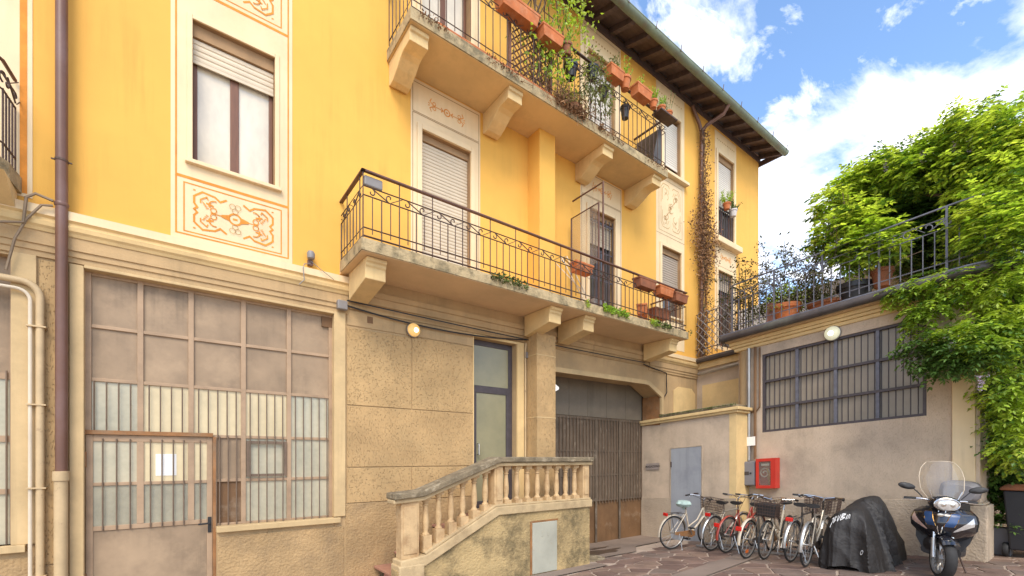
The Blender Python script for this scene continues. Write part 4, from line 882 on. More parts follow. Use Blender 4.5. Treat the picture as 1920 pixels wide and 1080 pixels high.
part('cable', MB().tube([(-0.9, FY - 0.13, 3.88), (-0.98, FY - 0.13, 3.86), (-1.08, FY - 0.12, 3.70), (-1.16, FY - 0.10, 3.5), (-1.22, FY - 0.08, 3.2)], 0.012, 6), 'cable', cab, True)
rp = empty('vine_clad_downpipe', (10.56, FY - 0.1, 3.7), 'brown downpipe with forked top under the eaves, wrapped in dry vine', 'downpipe')
part('pipe', MB().tube([(10.56, FY - 0.09, 9.55), (10.56, FY - 0.09, 3.85), (10.60, FY - 0.12, 3.70), (10.72, FY - 0.2, 3.60)], 0.048, 10), 'brown_pipe', rp, True)
part('branch', MB().tube([(10.56, FY - 0.09, 9.55), (10.62, FY - 0.2, 9.68), (10.75, EY + 0.12, 9.80), (10.77, EY + 0.01, 9.97)], 0.043, 10), 'brown_pipe', rp, True)
part('branch', MB().tube([(10.56, FY - 0.09, 9.55), (10.45, FY - 0.09, 9.72), (10.25, FY - 0.06, 9.98), (10.22, FY - 0.06, 10.05)], 0.043, 10), 'brown_pipe', rp, True)
for z in (9.0, 7.2, 5.6, 4.4): part('clamp', MB().lathe([(0.054, z), (0.054, z + 0.03)], (10.56, FY - 0.09, 0), seg=10), 'iron', rp)
vine = empty('dry_creeper', (10.56, FY - 0.15, 4.0), 'brown withered creeper climbing the downpipe beside the far window', 'climbing plant')
vm = MB()
for i in range(3700):
    z = random.choice((random.uniform(3.9, 9.6), random.gauss(7.1, 0.55), random.gauss(6.6, 0.6)))
    if not 3.9 < z < 9.65: continue
    wd = 0.09 + 0.16 * math.exp(-((z - 6.9) / 0.75) ** 2) + 0.05 * abs(math.sin(z * 3.3)); x = 10.60 + random.gauss(0.03, wd)
    leaf(vm, Vector((x, FY - 0.10 - abs(random.gauss(0, 0.06)), z)), rv(1) + Vector((0, -0.3, -0.5)), rv(1), random.uniform(0.03, 0.07), 0.036)
part('withered_leaves', vm, 'leaf_dry', vine, kind='stuff')
st = MB()
for k in range(6):
    st.tube([(10.56 + random.uniform(-.08, .12) + 0.05 * math.sin(z + k), FY - 0.13 - 0.02 * math.sin(2 * z + k), z) for z in [3.8 + j * 0.48 for j in range(13)]], 0.008, 5)
part('stems', st, 'twig', vine, True)
yp = part('yellow_conduit', MB().tube([(10.92, FY - 0.03, 4.4), (10.92, FY - 0.03, 6.95)], 0.018, 8), 'yellow', None, True); tag(yp, 'thin yellow painted conduit right of the creeper', 'conduit')

# cables strung under the lower balcony
def cable(name, pts, r, label, mat='black_plastic'):
    o = part(name, MB().tube(pts, r, 5), mat, None, True); return tag(o, label, 'cable')
def sag(a, b, s, n=14): A, Bv = Vector(a), Vector(b); return [tuple(A.lerp(Bv, i / n) - Vector((0, 0, s * 4 * (i / n) * (1 - i / n)))) for i in range(n + 1)]
cable('slack_cable', sag((1.9, FY - 0.06, 3.50), (5.0, FY - 0.06, 3.52), 0.10), 0.012, 'slack dark cable from workshop corner to pier, lower one above the lamp')
cable('taut_cable', sag((1.9, FY - 0.09, 3.56), (8.3, FY - 0.09, 3.53), 0.03), 0.010, 'taut dark cable running along the cornice under the lower balcony')
cable('wall_cable', [(8.3, FY - 0.06, 3.50), (8.6, FY - 0.05, 3.46), (9.15, FY - 0.05, 3.40), (9.17, FY - 0.05, 2.95), (9.08, FY - 0.06, 2.86)], 0.012, 'dark cable dropping beside the garage arch')
jb_ = part('junction_box', MB().box(1.77, 1.90, FY - 0.13, FY - 0.052, 3.42, 3.54), 'grey_plastic', None, bevel=0.012); tag(jb_, 'small grey junction box at the corner above the workshop glazing', 'junction box')
pc = empty('door_conduit', (4.99, FY - 0.05, 0.6), 'cream conduit with small box running down beside the glass door', 'conduit')
part('pipe', MB().tube([(4.995, FY - 0.05, 0.7), (4.995, FY - 0.05, 3.35), (5.01, FY - 0.05, 3.46)], 0.016, 8), 'cream_pipe', pc, True); part('box', MB().box(4.985, 5.027, FY - 0.085, FY - 0.03, 3.20, 3.30), 'grey_plastic', pc)
pl = part('pale_wall_fitting', MB().prism([(5.462, 2.62), (5.56, 2.67), (5.56, 2.71), (5.462, 2.76)], 'y', 6.0, 6.06), 'matt_white', None); tag(pl, 'small white fitting on the pier edge beside the garage', 'fitting')
sq = part('vent_opening', MB().box(2.20, 2.28, FY - 0.018, FY - 0.003, 3.33, 3.42), 'rust_sheet', None); tag(sq, 'tiny dark square vent in the stucco left of the lamp', 'vent')
sl = empty('sensor_light', (1.45, FY - 0.06, 3.95), 'small grey sensor light with loose wires on yellow wall above cornice', 'sensor light')
part('body', MB().lathe([(0.02, 0), (0.045, 0.01), (0.05, 0.07), (0.035, 0.10), (0.01, 0.105)], (1.45, FY - 0.07, 4.0), seg=12), 'grey_plastic', sl, True)
part('bracket', MB().box(1.42, 1.48, FY - 0.05, FY - 0.001, 3.93, 4.0), 'brown_pipe', sl); part('wires', MB().tube([(1.45, FY - 0.05, 3.95), (1.37, FY - 0.07, 3.92), (1.35, FY - 0.10, 3.85), (1.36, FY - 0.12, 3.7), (1.30, FY - 0.11, 3.63)], 0.006, 5).tube([(1.45, FY - 0.06, 3.98), (1.56, FY - 0.12, 3.88), (1.72, FY - 0.13, 3.78)], 0.004, 4), 'grey_plastic', sl)

def wall_lamp(name, c, axis, label, glass, core, r=0.10):
    o = empty(name, c, label, 'wall lamp', 'round bulkhead lamps'); sgn = -1
    prof = [(r * 1.0, 0.0), (r * 1.08, 0.015), (r * 1.08, 0.035), (r * 0.98, 0.045)]; dome = [(r * math.cos(R(a)), 0.04 + r * 0.62 * math.sin(R(a))) for a in range(0, 91, 10)]
    part('base', MB().lathe([(a, sgn * b) for a, b in prof], c, axis, 24), 'grey_plastic', o, True); part('globe', MB().lathe([(max(a, 0.001), sgn * b) for a, b in dome], c, axis, 24), glass, o, True)
    dd = [(0.35 * r * math.cos(R(a)), 0.04 + r * 0.57 + 0.12 * r * math.sin(R(a))) for a in range(0, 91, 15)]
    off = (c[0] + (0.0 if axis == 'x' else 0.012), c[1], c[2] - 0.01)
    part('glow', MB().lathe([(max(a, 0.001), sgn * b) for a, b in dd], off, axis, 16), core, o, True)
    return o
wall_lamp('wall_lamp', (2.88, FY - 0.015, 3.335), 'y', 'lit round amber wall lamp on the stucco under the lower balcony', 'lamp_glass', 'lamp_core')

# ================================================================== ENTRANCE STAIRCASE
SY = 5.35
S = empty('entrance_staircase', (4.0, SY, -0.35), 'weathered stone entrance staircase with balustrade and mossy handrail', 'staircase')
side = [(2.25, GB), (2.25, 0.04), (2.60, 0.06), (3.78, 0.62), (5.66, 0.62), (5.66, GB)]
part('side_wall', MB().prism(side, 'y', SY, SY + 0.20), 'mossy_wall', S)
part('end_wall', MB().box(5.47, 5.66, SY + 0.201, 5.975, GB, 0.62), 'mossy_wall', S)
curb = [(2.28, 0.045), (2.62, 0.065), (3.77, 0.625), (5.69, 0.625), (5.69, 0.745), (3.74, 0.745), (2.64, 0.20), (2.28, 0.16)]
part('curb', MB().prism(curb, 'y', SY - 0.035, SY + 0.235), 'stone', S, bevel=0.01)
part('curb_ridge', MB().prism([(2.64, 0.202), (3.74, 0.747), (5.69, 0.747), (5.69, 0.775), (3.73, 0.775), (2.62, 0.225)], 'y', SY, SY + 0.20), 'stone', S, bevel=0.006)
def rail_top(z0, z1, y0, y1, mat, nm):
    top = [(2.20, 0.90 + z0), (2.60, 0.925 + z0), (3.80, 1.355 + z0), (5.73, 1.355 + z0), (5.73, 1.355 + z1), (3.77, 1.355 + z1), (2.58, 0.925 + z1), (2.20, 0.90 + z1)]
    return part(nm, MB().prism(top, 'y', y0, y1), mat, S, bevel=0.015)
rail_top(-0.03, 0.025, SY - 0.01, SY + 0.21, 'stone', 'handrail_bed'); rail_top(0.027, 0.105, SY - 0.05, SY + 0.25, 'moss', 'handrail')
def post(x, z0, z1, w=0.17): return part('post', MB().box(x - w / 2, x + w / 2, SY + 0.02, SY + 0.19, z0, z1).box(x - w / 2 + 0.03, x + w / 2 - 0.03, SY + 0.008, SY + 0.02, z0 + 0.06, z1 - 0.05), 'stone_pink', S, bevel=0.01)
part('newel_foot', MB().box(2.26, 2.60, SY - 0.04, SY + 0.24, GB, 0.10).box(2.30, 2.56, SY - 0.02, SY + 0.22, 0.10, 0.17), 'stone', S, bevel=0.015)
post(2.43, 0.17, 0.885, 0.24); post(3.80, 0.77, 1.325, 0.15); post(5.60, 0.77, 1.325, 0.15)
bp = [(0.050, 0.0), (0.050, 0.015), (0.036, 0.03), (0.030, 0.05), (0.040, 0.10), (0.044, 0.16), (0.040, 0.24), (0.031, 0.35), (0.029, 0.385), (0.040, 0.392), (0.040, 0.405), (0.030, 0.412), (0.046, 0.445), (0.048, 0.46)]
bal = mesh_of('baluster', MB().lathe(bp, seg=14).box(-0.055, 0.055, -0.055, 0.055, 0.461, 0.515), 'stone_pink', True)
plm = mesh_of('plinth', MB().box(-0.06, 0.06, -0.06, 0.06, -0.10, -0.001), 'stone_pink')
for i in range(8):
    x = 3.985 + i * 0.202; b_ = inst('baluster', bal, S, (x, SY + 0.10, 0.825), scale=(1, 1, 0.98)); q_ = inst('plinth', plm, S, (x, SY + 0.10, 0.825), scale=(1, 1, 0.5))
for i in range(6):
    x = 2.68 + i * 0.187; zc = 0.225 + (x - 2.62) * 0.4955; zr = 0.895 + (x - 2.6) * 0.3583
    b_ = inst('baluster', bal, S, (x, SY + 0.10, zr - 0.515 + 0.03), scale=(1, 1, 0.985))
    pz = zr - 0.515 + 0.03; part('plinth', MB().box(x - 0.06, x + 0.06, SY + 0.04, SY + 0.16, zc - 0.04, pz - 0.001), 'stone_pink', S)
n = 6; rise = (0.60 + 0.40) / n
for i in range(n):
    x = 2.02 + i * 0.30; z1 = -0.40 + rise * (i + 1)
    part('step', MB().box(x, x + 0.34 if i < n - 1 else 5.46, SY + 0.20 if i else SY + 0.10, 5.97, z1 - rise - (0.1 if i == 0 else 0), z1 - 0.035), 'step', S)
    part('tread', MB().box(x - 0.03, x + 0.335 if i < n - 1 else 5.46, SY + 0.20 if i else SY + 0.08, FY - 0.02 if i < n - 1 else 5.974, z1 - 0.034, z1), 'step', S, bevel=0.006)
part('landing', MB().box(3.85, 5.02, 5.976, FY + 0.1, 0.45, 0.598), 'step', S)
hp = part('access_hatch', MB().box(4.40, 4.90, SY - 0.022, SY - 0.001, -0.325, 0.455), 'hatch', S, bevel=0.006)
part('hatch_frame', MB().box(4.365, 4.398, SY - 0.012, SY - 0.001, -0.33, 0.48).box(4.398, 4.93, SY - 0.012, SY - 0.001, 0.458, 0.485), 'rust', hp)
part('hinge', MB().box(4.58, 4.60, SY - 0.028, SY - 0.0225, 0.24, 0.30).box(4.70, 4.72, SY - 0.028, SY - 0.0225, 0.24, 0.30), 'hatch', hp)
dm = part('drain_cover', MB().lathe([(0.24, 0.0), (0.24, 0.03), (0.22, 0.035)], (6.0, 5.62, G(0, 5.62)), seg=20), 'moss', None, True); tag(dm, 'mossy round drain cover at the staircase corner', 'drain cover')

# ================================================================== STOREROOM
SX = 9.015
SR = empty('storeroom', (SX, 5.4, G(0, 5.4)), 'small stucco storeroom with mossy coping beside the garage', 'storeroom')
part('wall', MB().sbox(SX, 10.55, 4.575, 6.295, -0.2, 2.64).sbox(SX, 9.0285, 6.295, 6.835, -0.2, 2.64), 'annex', SR)
part('corner_strip', MB().sbox(SX + 0.002, 9.545, 4.56, 4.574, -0.2, 2.64).sbox(SX - 0.003, SX - 0.0005, 4.56, 4.70, -0.2, 2.64), 'corbel', SR)
part('plinth', MB().sbox(SX - 0.014, SX - 0.0035, 4.56, 5.27, -0.2, 0.93), 'annex_rough', SR); part('plinth', MB().sbox(SX - 0.014, SX - 0.0005, 6.05, 6.835, -0.2, 0.93), 'annex_rough', SR)
part('coping_moulding', MB().sbox(SX - 0.05, 10.55, 4.51, 6.294, 2.641, 2.69).sbox(SX - 0.085, 10.55, 4.475, 6.294, 2.691, 2.755).sbox(SX - 0.05, 9.0, 6.294, 6.835, 2.641, 2.69).sbox(SX - 0.085, 9.0, 6.294, 6.835, 2.691, 2.755), 'corbel', SR, bevel=0.01)
part('coping_top', MB().sbox(SX - 0.07, 10.55, 4.60, 6.293, 2.756, 2.83), 'moss', SR, bevel=0.02)
ts = [(-0.085 + random.uniform(0, .06), random.uniform(4.55, 6.3)) for i in range(700)]; tm = MB()
for x, y in ts: leaf(tm, Vector((SX + x, y, zt(2.80, y))), rv(1) + Vector((-0.3, 0, 0.5)), rv(1), random.uniform(0.015, 0.04), 0.02)
part('coping_moss', tm, 'moss_plant', SR, kind='stuff')
sdoor = part('metal_door', MB().sbox(SX - 0.012, SX - 0.001, 5.30, 6.03, -0.02, 2.03), 'grey_door', SR, bevel=0.004)
part('door_frame', MB().sbox(SX - 0.016, SX - 0.0005, 5.275, 5.298, -0.02, 2.055).sbox(SX - 0.016, SX - 0.0005, 6.032, 6.048, -0.02, 2.055).sbox(SX - 0.016, SX - 0.0005, 5.298, 6.032, 2.032, 2.055), 'annex_rough', sdoor)
part('hinge', MB().sbox(SX - 0.024, SX - 0.0125, 6.01, 6.035, 1.62, 1.74), 'iron', sdoor); part('handle', MB().sbox(SX - 0.035, SX - 0.0125, 5.36, 5.46, 1.02, 1.045), 'iron', sdoor)
pq = empty('door_plaque', (SX - 0.01, 6.51, 1.25), 'small grey plaque with dark lettering left of the pale grey door', 'plaque')
part('plate', MB().sbox(SX - 0.020, SX - 0.0145, 6.33, 6.69, 1.585, 1.735), 'plaque', pq)
mt = Matrix.Translation((SX - 0.022, 6.51, zt(1.66, 6.51))) @ Matrix(((0, 0, -1, 0), (-1, 0, 0, 0), (KS, 1, 0, 0), (0, 0, 0, 1)))
text_mesh('lettering', 'MAGAZZINO', 0.066, 'text', pq, mt, 0.001, bold=0.0012)

# ================================================================== ANNEX WITH ROOF TERRACE
AX = 9.55
A = empty('terrace_annex', (AX, 3.0, G(0, 3.0)), 'low beige stucco annex with long barred window and roof terrace', 'annex')
def slope(mb, start=0):
    for i in range(start, len(mb.v)): x, y, z = mb.v[i]; mb.v[i] = (x, y, z - KS * y)
    return mb
WY0, WY1, WZ0, WZ1 = 1.81, 4.31, 2.23, 3.80
def holed_x(x, y0, y1, z0, z1, h, depth):
    mb = MB(); ys = [y0, h[0], h[1], y1]; zs = [z0, h[2], h[3], z1]
    for i in range(3):
        for j in range(3):
            if (i, j) != (1, 1): mb.poly([(x, ys[i], zs[j]), (x, ys[i + 1], zs[j]), (x, ys[i + 1], zs[j + 1]), (x, ys[i], zs[j + 1])])
    a, b, c, d = h
    for p, q in (((a, c), (b, c)), ((b, c), (b, d)), ((b, d), (a, d)), ((a, d), (a, c))): mb.poly([(x, *p), (x, *q), (x + depth, *q), (x + depth, *p)])
    return slope(mb)
part('wall', holed_x(AX, 1.52, 4.62, -0.2, 4.16, (WY0, WY1, WZ0, WZ1), 0.16), 'annex', A)
part('back_fill', slope(MB().box(AX + 0.20, 13.6, 1.24, 4.88, -0.2, 4.16)), 'annex', A)
part('corner_column', slope(MB().lathe([(0.17, -0.2), (0.17, 4.16)], (AX + 0.17, 4.66, 0), seg=20)), 'stucco_flat', A, True)
part('recess_wall', MB().sbox(10.50, 10.58, 4.882, 6.294, 2.6, 4.16), 'annex', A); part('recess_panel', MB().sbox(10.492, 10.499, 4.95, 6.15, 2.84, 3.62), 'corbel', A)
part('plinth', slope(MB().box(AX - 0.02, AX - 0.0005, 1.53, 4.56, -0.2, 0.90)), 'annex_rough', A, bevel=0.006)
part('pilaster', slope(MB().box(AX - 0.03, AX + 0.3, 1.262, 1.515, 0.85, 4.0)), 'cream', A, bevel=0.008)
part('pilaster_return', slope(MB().box(AX - 0.005, AX + 1.2, 1.215, 1.261, 0.0, 4.0)), 'annex', A)
part('pilaster_foot', slope(MB().box(AX - 0.09, AX + 0.5, 1.13, 1.518, -0.2, 0.82).box(AX - 0.06, AX + 0.4, 1.16, 1.51, 0.82, 0.86)), 'annex_rough', A, bevel=0.03)
part('cornice', slope(MB().box(AX - 0.035, AX + 0.1, 1.25, 4.86, 3.98, 4.045).box(AX - 0.075, AX + 0.1, 1.22, 4.90, 4.046, 4.10).box(AX - 0.11, AX + 0.1, 1.2, 4.93, 4.101, 4.17)), 'corbel', A, bevel=0.01)
part('recess_cornice', slope(MB().box(10.44, 10.499, 4.94, 6.294, 4.02, 4.17)), 'corbel', A)
# terrace deck with a rounded far corner
deck = [(9.36, 4.97), (10.40, 4.97), (10.40, 6.293), (13.6, 6.293), (13.6, 0.5), (10.6, 0.55)] + [(9.95 + 0.59 * math.cos(R(a)), 1.42 + 0.62 * math.sin(R(a))) for a in range(285, 179, -15)]
part('terrace_deck', slope(MB().prism(deck, 'z', 4.175, 4.30)), 'soffit_grey', A)
gpath = [(13.0, 0.60), (10.6, 0.52)] + [(9.95 + 0.68 * math.cos(R(a)), 1.42 + 0.70 * math.sin(R(a))) for a in range(285, 179, -12)] + [(9.27, 5.0)]
part('terrace_gutter', slope(MB().tube([(x, y, 4.25) for x, y in gpath], 0.075, 10)), 'gutter_dark', A, True); part('gutter_lip', slope(MB().tube([(x - 0.03, y, 4.32) for x, y in gpath], 0.018, 6)), 'iron_grey', A, True)
part('passage_gutter', slope(MB().tube([(10.36, 5.0, 4.22), (10.36, 6.29, 4.22)], 0.065, 8).tube([(9.27, 5.0, 4.25), (10.3, 5.0, 4.25)], 0.06, 8)), 'gutter_dark', A, True)
part('overflow_pipe', slope(MB().tube([(10.40, 6.2, 3.90), (10.40, 5.3, 3.93), (10.40, 4.95, 3.95)], 0.04, 8)), 'grey_pipe', A, True)
# barred window
wf = MB(); x0 = AX + 0.02
for y in (WY0 + 0.025, WY1 - 0.025): wf.box(x0, x0 + 0.05, y - 0.025, y + 0.025, WZ0, WZ1)
for z in (WZ0 + 0.022, WZ1 - 0.022): wf.box(x0, x0 + 0.05, WY0 + 0.05, WY1 - 0.05, z - 0.022, z + 0.022)
for z in (WZ0 + 0.50, WZ0 + 1.02): wf.box(x0 - 0.004, x0 + 0.05, WY0 + 0.05, WY1 - 0.05, z - 0.022, z + 0.022)
aw = part('long_window', slope(wf), 'bar_dark', A)
ysep = [WY0 + 0.05, 2.44, 3.05, 3.68, WY1 - 0.05]
part('mullion', slope(MB().box(x0 + 0.002, x0 + 0.06, 2.415, 2.465, WZ0 + 0.04, WZ1 - 0.04).box(x0 + 0.002, x0 + 0.06, 3.025, 3.075, WZ0 + 0.04, WZ1 - 0.04).box(x0 + 0.002, x0 + 0.06, 3.655, 3.705, WZ0 + 0.04, WZ1 - 0.04)), 'iron_grey', aw)
zsep = [WZ0 + 0.044, WZ0 + 0.50, WZ0 + 1.02, WZ1 - 0.044]
for a, b in zip(ysep, ysep[1:]):
    for c, d in zip(zsep, zsep[1:]): part('pane', MB().sbox(x0 + 0.065, x0 + 0.071, a, b, c, d), 'glass_dim', aw)
ab = mesh_of('bar', MB().tube([(0, 0, 0), (0, 0, WZ1 - WZ0 - 0.04)], 0.007, 5), 'bar_dark', True)
for i in range(25):
    y = WY0 + 0.05 + (i + 0.7) * (WY1 - WY0 - 0.1) / 25.4; inst('bar', ab, aw, (x0 + 0.056, y, zt(WZ0 + 0.02, y)))
# terrace railing
TR = [(9.44, 4.86), (9.44, 1.42)]; curve = [(9.95 + 0.51 * math.cos(R(a)), 1.42 + 0.52 * math.sin(R(a))) for a in range(195, 286, 15)] + [(11.2, 0.72)]
rp_ = TR + curve
tr = part('terrace_railing', slope(MB().tube([(x, y, 5.37) for x, y in rp_], 0.016, 6)), 'iron_grey', A, True)
q = MB()
for z in (5.20, 5.04, 4.52): q.tube([(x, y, z) for x, y in rp_], 0.010, 5)
part('rail', slope(q), 'iron_grey', tr, True)
tb_ = mesh_of('bar', MB().tube([(0, 0, 4.42), (0, 0, 5.04)], 0.009, 5), 'iron_grey', True); tp_ = mesh_of('post', MB().box(-0.014, 0.014, -0.014, 0.014, 4.30, 5.37), 'iron_grey')
for i in range(26):
    y = 4.86 - i * 0.1376; inst('bar', tp_ if i % 6 == 0 else tb_, tr, (9.44, y, -KS * y))
for x, y in curve[1:]: inst('bar', tb_, tr, (x, y, -KS * y))
ts_ = scroll_mesh('iron_grey', 0.155, 0.40)
for i in range(7): y = 1.44 + i * 0.48; inst('scroll', ts_, tr, (9.44, y, zt(5.20, y)), rz=R(90), scale=(1.08, 1, 1))
# dark ornate railing round the inner corner and along the passage
pr = MB()
for z in (5.37, 5.10, 4.50): pr.tube([(9.44, 4.88, z), (10.42, 4.90, z), (10.42, 6.27, z)], 0.012, 5)
prr = part('passage_railing', slope(pr), 'iron', A, True)
pb = mesh_of('bar', MB().tube([(0, 0, 4.32), (0, 0, 5.37)], 0.009, 5), 'iron', True)
for i in range(9): inst('bar', pb, prr, (9.50 + i * 0.115, 4.89, -KS * 4.89))
for i in range(11): y = 4.98 + i * 0.125; inst('bar', pb, prr, (10.42, y, -KS * y))
trl = MB()
for i in range(12):
    for s in (1, -1):
        a = 4.95 + i * 0.16 - (0.5 if s > 0 else -0.5); pts = [(a + s * 0.9 * k / 12, 4.36 + 1.05 * k / 12) for k in range(13)]; pts = [p for p in pts if 4.95 <= p[0] <= 6.27]
        if len(pts) > 1: trl.tube([(10.39 + 0.008 * s, pts[0][0], pts[0][1]), (10.39 + 0.008 * s, pts[-1][0], pts[-1][1])], 0.008, 4)
tre = part('expanding_trellis', slope(trl), 'grey_plastic', None); tag(tre, 'pale diamond trellis tied to the passage railing beside the downpipe', 'trellis')
tw = part('terrace_wall', slope(MB().box(12.4, 12.55, 1.2, 6.2, 4.30, 5.85)), 'white_wall', A)
part('terrace_skirting', slope(MB().box(12.38, 12.399, 1.2, 6.2, 4.30, 4.95)), 'corbel', A)
apipe = empty('annex_downpipes', (AX - 0.06, 4.40, -0.28), 'grey and brown downpipes side by side on the annex corner', 'downpipe')
part('pipe', slope(MB().tube([(AX - 0.06, 4.54, 1.68), (AX - 0.06, 4.54, 3.98)], 0.035, 10)), 'grey_pipe', apipe, True)
part('pipe', slope(MB().tube([(AX - 0.05, 4.42, 1.7), (AX - 0.05, 4.42, 3.98)], 0.026, 8)), 'rust_sheet', apipe, True)
part('pipe', slope(MB().tube([(AX - 0.03, 4.34, 2.75), (AX - 0.03, 4.34, 3.95)], 0.016, 6).tube([(AX - 0.03, 4.34, 2.75), (AX - 0.03, 4.40, 2.68), (AX - 0.03, 4.58, 2.66)], 0.014, 6)), 'rust_sheet', apipe, True)
part('paper_label', slope(MB().box(AX - 0.10, AX - 0.088, 4.40, 4.60, 1.98, 2.16)), 'matt_white', apipe)
wall_lamp('wall_lamp', (AX - 0.005, 3.077, zt(4.00 - 0.12, 3.077)), 'x', 'round pale wall lamp above the long annex window', 'lamp_glass_white', 'lamp_core_white', 0.125)

# ---- electrical and fire hose cabinets
eb = empty('electrical_cabinet', (AX - 0.1, 4.52, zt(1.15, 4.5)), 'grey electrical cabinet left of the red hose cabinet', 'cabinet')
part('case', MB().sbox(AX - 0.19, AX - 0.021, 4.36, 4.68, 1.17, 1.66), 'grey_box', eb, bevel=0.012); part('door', MB().sbox(AX - 0.205, AX - 0.1905, 4.375, 4.665, 1.185, 1.645), 'grey_box', eb, bevel=0.006)
part('label_plate', MB().sbox(AX - 0.209, AX - 0.2055, 4.47, 4.57, 1.385, 1.455), 'text', eb); part('lock', MB().lathe([(0.018, -0.012), (0.018, 0.0)], (AX - 0.206, 4.435, zt(1.42, 4.435)), 'x', 12), 'black_matt', eb)
fh = empty('fire_hose_cabinet', (AX - 0.1, 4.15, zt(1.12, 4.1)), 'red fire hose cabinet with glass front on the annex wall', 'cabinet')
y0, y1, z0, z1 = 3.965, 4.335, 1.11, 1.70
part('case', MB().sbox(AX - 0.20, AX - 0.021, y0, y0 + 0.02, z0, z1).sbox(AX - 0.20, AX - 0.021, y1 - 0.02, y1, z0, z1).sbox(AX - 0.20, AX - 0.021, y0 + 0.02, y1 - 0.02, z0, z0 + 0.02).sbox(AX - 0.20, AX - 0.021, y0 + 0.02, y1 - 0.02, z1 - 0.02, z1), 'red', fh)
part('front_frame', MB().sbox(AX - 0.212, AX - 0.2005, y0, y0 + 0.09, z0, z1).sbox(AX - 0.212, AX - 0.2005, y1 - 0.06, y1, z0, z1).sbox(AX - 0.212, AX - 0.2005, y0 + 0.09, y1 - 0.06, z0, z0 + 0.06).sbox(AX - 0.212, AX - 0.2005, y0 + 0.09, y1 - 0.06, z1 - 0.06, z1), 'red', fh, bevel=0.004)
part('back_plate', MB().sbox(AX - 0.05, AX - 0.04, y0 + 0.02, y1 - 0.02, z0 + 0.02, z1 - 0.02), 'red_dark', fh)
part('rolled_hose', MB().tube([(AX - 0.12, 4.20 + (0.03 + 0.006 * k) * math.cos(k * 0.7), zt(1.41, 4.2) + (0.03 + 0.006 * k) * math.sin(k * 0.7)) for k in range(15)], 0.014, 6), 'hose', fh, True)
part('valve', MB().tube([(AX - 0.12, 4.12, zt(1.18, 4.12)), (AX - 0.13, 4.10, zt(1.36, 4.1)), (AX - 0.12, 4.16, zt(1.50, 4.16))], 0.022, 8).lathe([(0.035, 0), (0.035, 0.02)], (AX - 0.15, 4.11, zt(1.32, 4.1)), 'x', 12), 'brass', fh, True)
part('sign_strip', MB().sbox(AX - 0.16, AX - 0.155, 4.10, 4.25, 1.56, 1.60), 'matt_white', fh); part('glass', MB().sbox(AX - 0.203, AX - 0.201, y0 + 0.09, y1 - 0.06, z0 + 0.06, z1 - 0.06), 'clear', fh)

# ================================================================== BOUNDARY WALL BEYOND THE ANNEX
gw = part('garden_wall', slope(MB().box(11.6, 11.8, -6, 1.21, -0.3, 4.15)), 'annex_rough', None); tag(gw, 'shaded garden wall behind the ivy at the right edge', 'wall')

# ================================================================== WISTERIA
def at(px, py, X):
    a = (px - 960) / 853.33; dx, dy = math.cos(VA) + a * math.sin(VA), math.sin(VA) - a * math.cos(VA); t = X / dx
    return Vector((X, t * dy, CZ + t * (858 - py) / 853.33))
WS = empty('climbing_wisteria', (11.0, 0.9, -0.06), 'large wisteria covering the terrace pergola and hanging over the annex', 'wisteria')
def clump(mb, c, r, n, L=0.24, size=0.06, sq=(1, 1, 1), hang=0.0, inner=0.55):
    subs = [(c, r * 0.72)] + [(c + Vector((rv(1).x * sq[0], rv(1).y * sq[1], rv(1).z * sq[2])) * r * 0.75, r * random.uniform(0.3, 0.55)) for k in range(6)]
    tot = sum(q[1] ** 2 for q in subs)
    for cc, rr in subs:
        for i in range(int(n * rr * rr / tot)):
            u = rv(1)
            while u.length > 1 or u.length < 0.1: u = rv(1)
            u.normalize(); k = inner + (1.12 - inner) * random.random() ** 0.6
            p = cc + Vector((u.x * sq[0], u.y * sq[1], u.z * sq[2])) * rr * k
            d = Vector((u.x, u.y, u.z * 0.5 - hang)) + rv(0.45)
            t = mb
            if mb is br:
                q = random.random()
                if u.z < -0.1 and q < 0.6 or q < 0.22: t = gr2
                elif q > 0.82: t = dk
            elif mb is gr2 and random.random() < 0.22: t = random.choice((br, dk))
            pinnate(t, p, d, L * random.uniform(0.7, 1.2), 4 if size > 0.06 else 5, size * random.uniform(0.8, 1.15), 0.6)
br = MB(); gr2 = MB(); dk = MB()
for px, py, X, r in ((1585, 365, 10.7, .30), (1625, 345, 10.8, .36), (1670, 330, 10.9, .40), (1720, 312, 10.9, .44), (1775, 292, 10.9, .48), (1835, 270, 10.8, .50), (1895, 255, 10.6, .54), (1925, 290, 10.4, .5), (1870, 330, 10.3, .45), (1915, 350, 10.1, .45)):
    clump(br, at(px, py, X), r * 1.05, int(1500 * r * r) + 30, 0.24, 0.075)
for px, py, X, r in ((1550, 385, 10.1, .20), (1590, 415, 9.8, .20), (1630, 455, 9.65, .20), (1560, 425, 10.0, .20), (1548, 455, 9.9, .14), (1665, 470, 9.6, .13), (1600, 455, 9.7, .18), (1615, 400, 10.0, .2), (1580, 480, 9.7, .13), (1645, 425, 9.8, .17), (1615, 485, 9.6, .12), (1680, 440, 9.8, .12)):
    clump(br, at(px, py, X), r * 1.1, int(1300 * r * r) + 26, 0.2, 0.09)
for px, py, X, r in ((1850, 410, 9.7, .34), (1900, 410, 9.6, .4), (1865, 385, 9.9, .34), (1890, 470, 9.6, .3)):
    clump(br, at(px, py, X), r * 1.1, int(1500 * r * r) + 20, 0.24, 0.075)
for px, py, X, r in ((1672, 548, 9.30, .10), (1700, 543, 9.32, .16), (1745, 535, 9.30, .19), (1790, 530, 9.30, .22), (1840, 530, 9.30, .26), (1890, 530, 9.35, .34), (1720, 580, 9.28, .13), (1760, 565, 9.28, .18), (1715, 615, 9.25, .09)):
    clump(gr2, at(px, py, X), r * 1.05, int(1350 * r * r) + 14, 0.20, 0.068, hang=0.5)
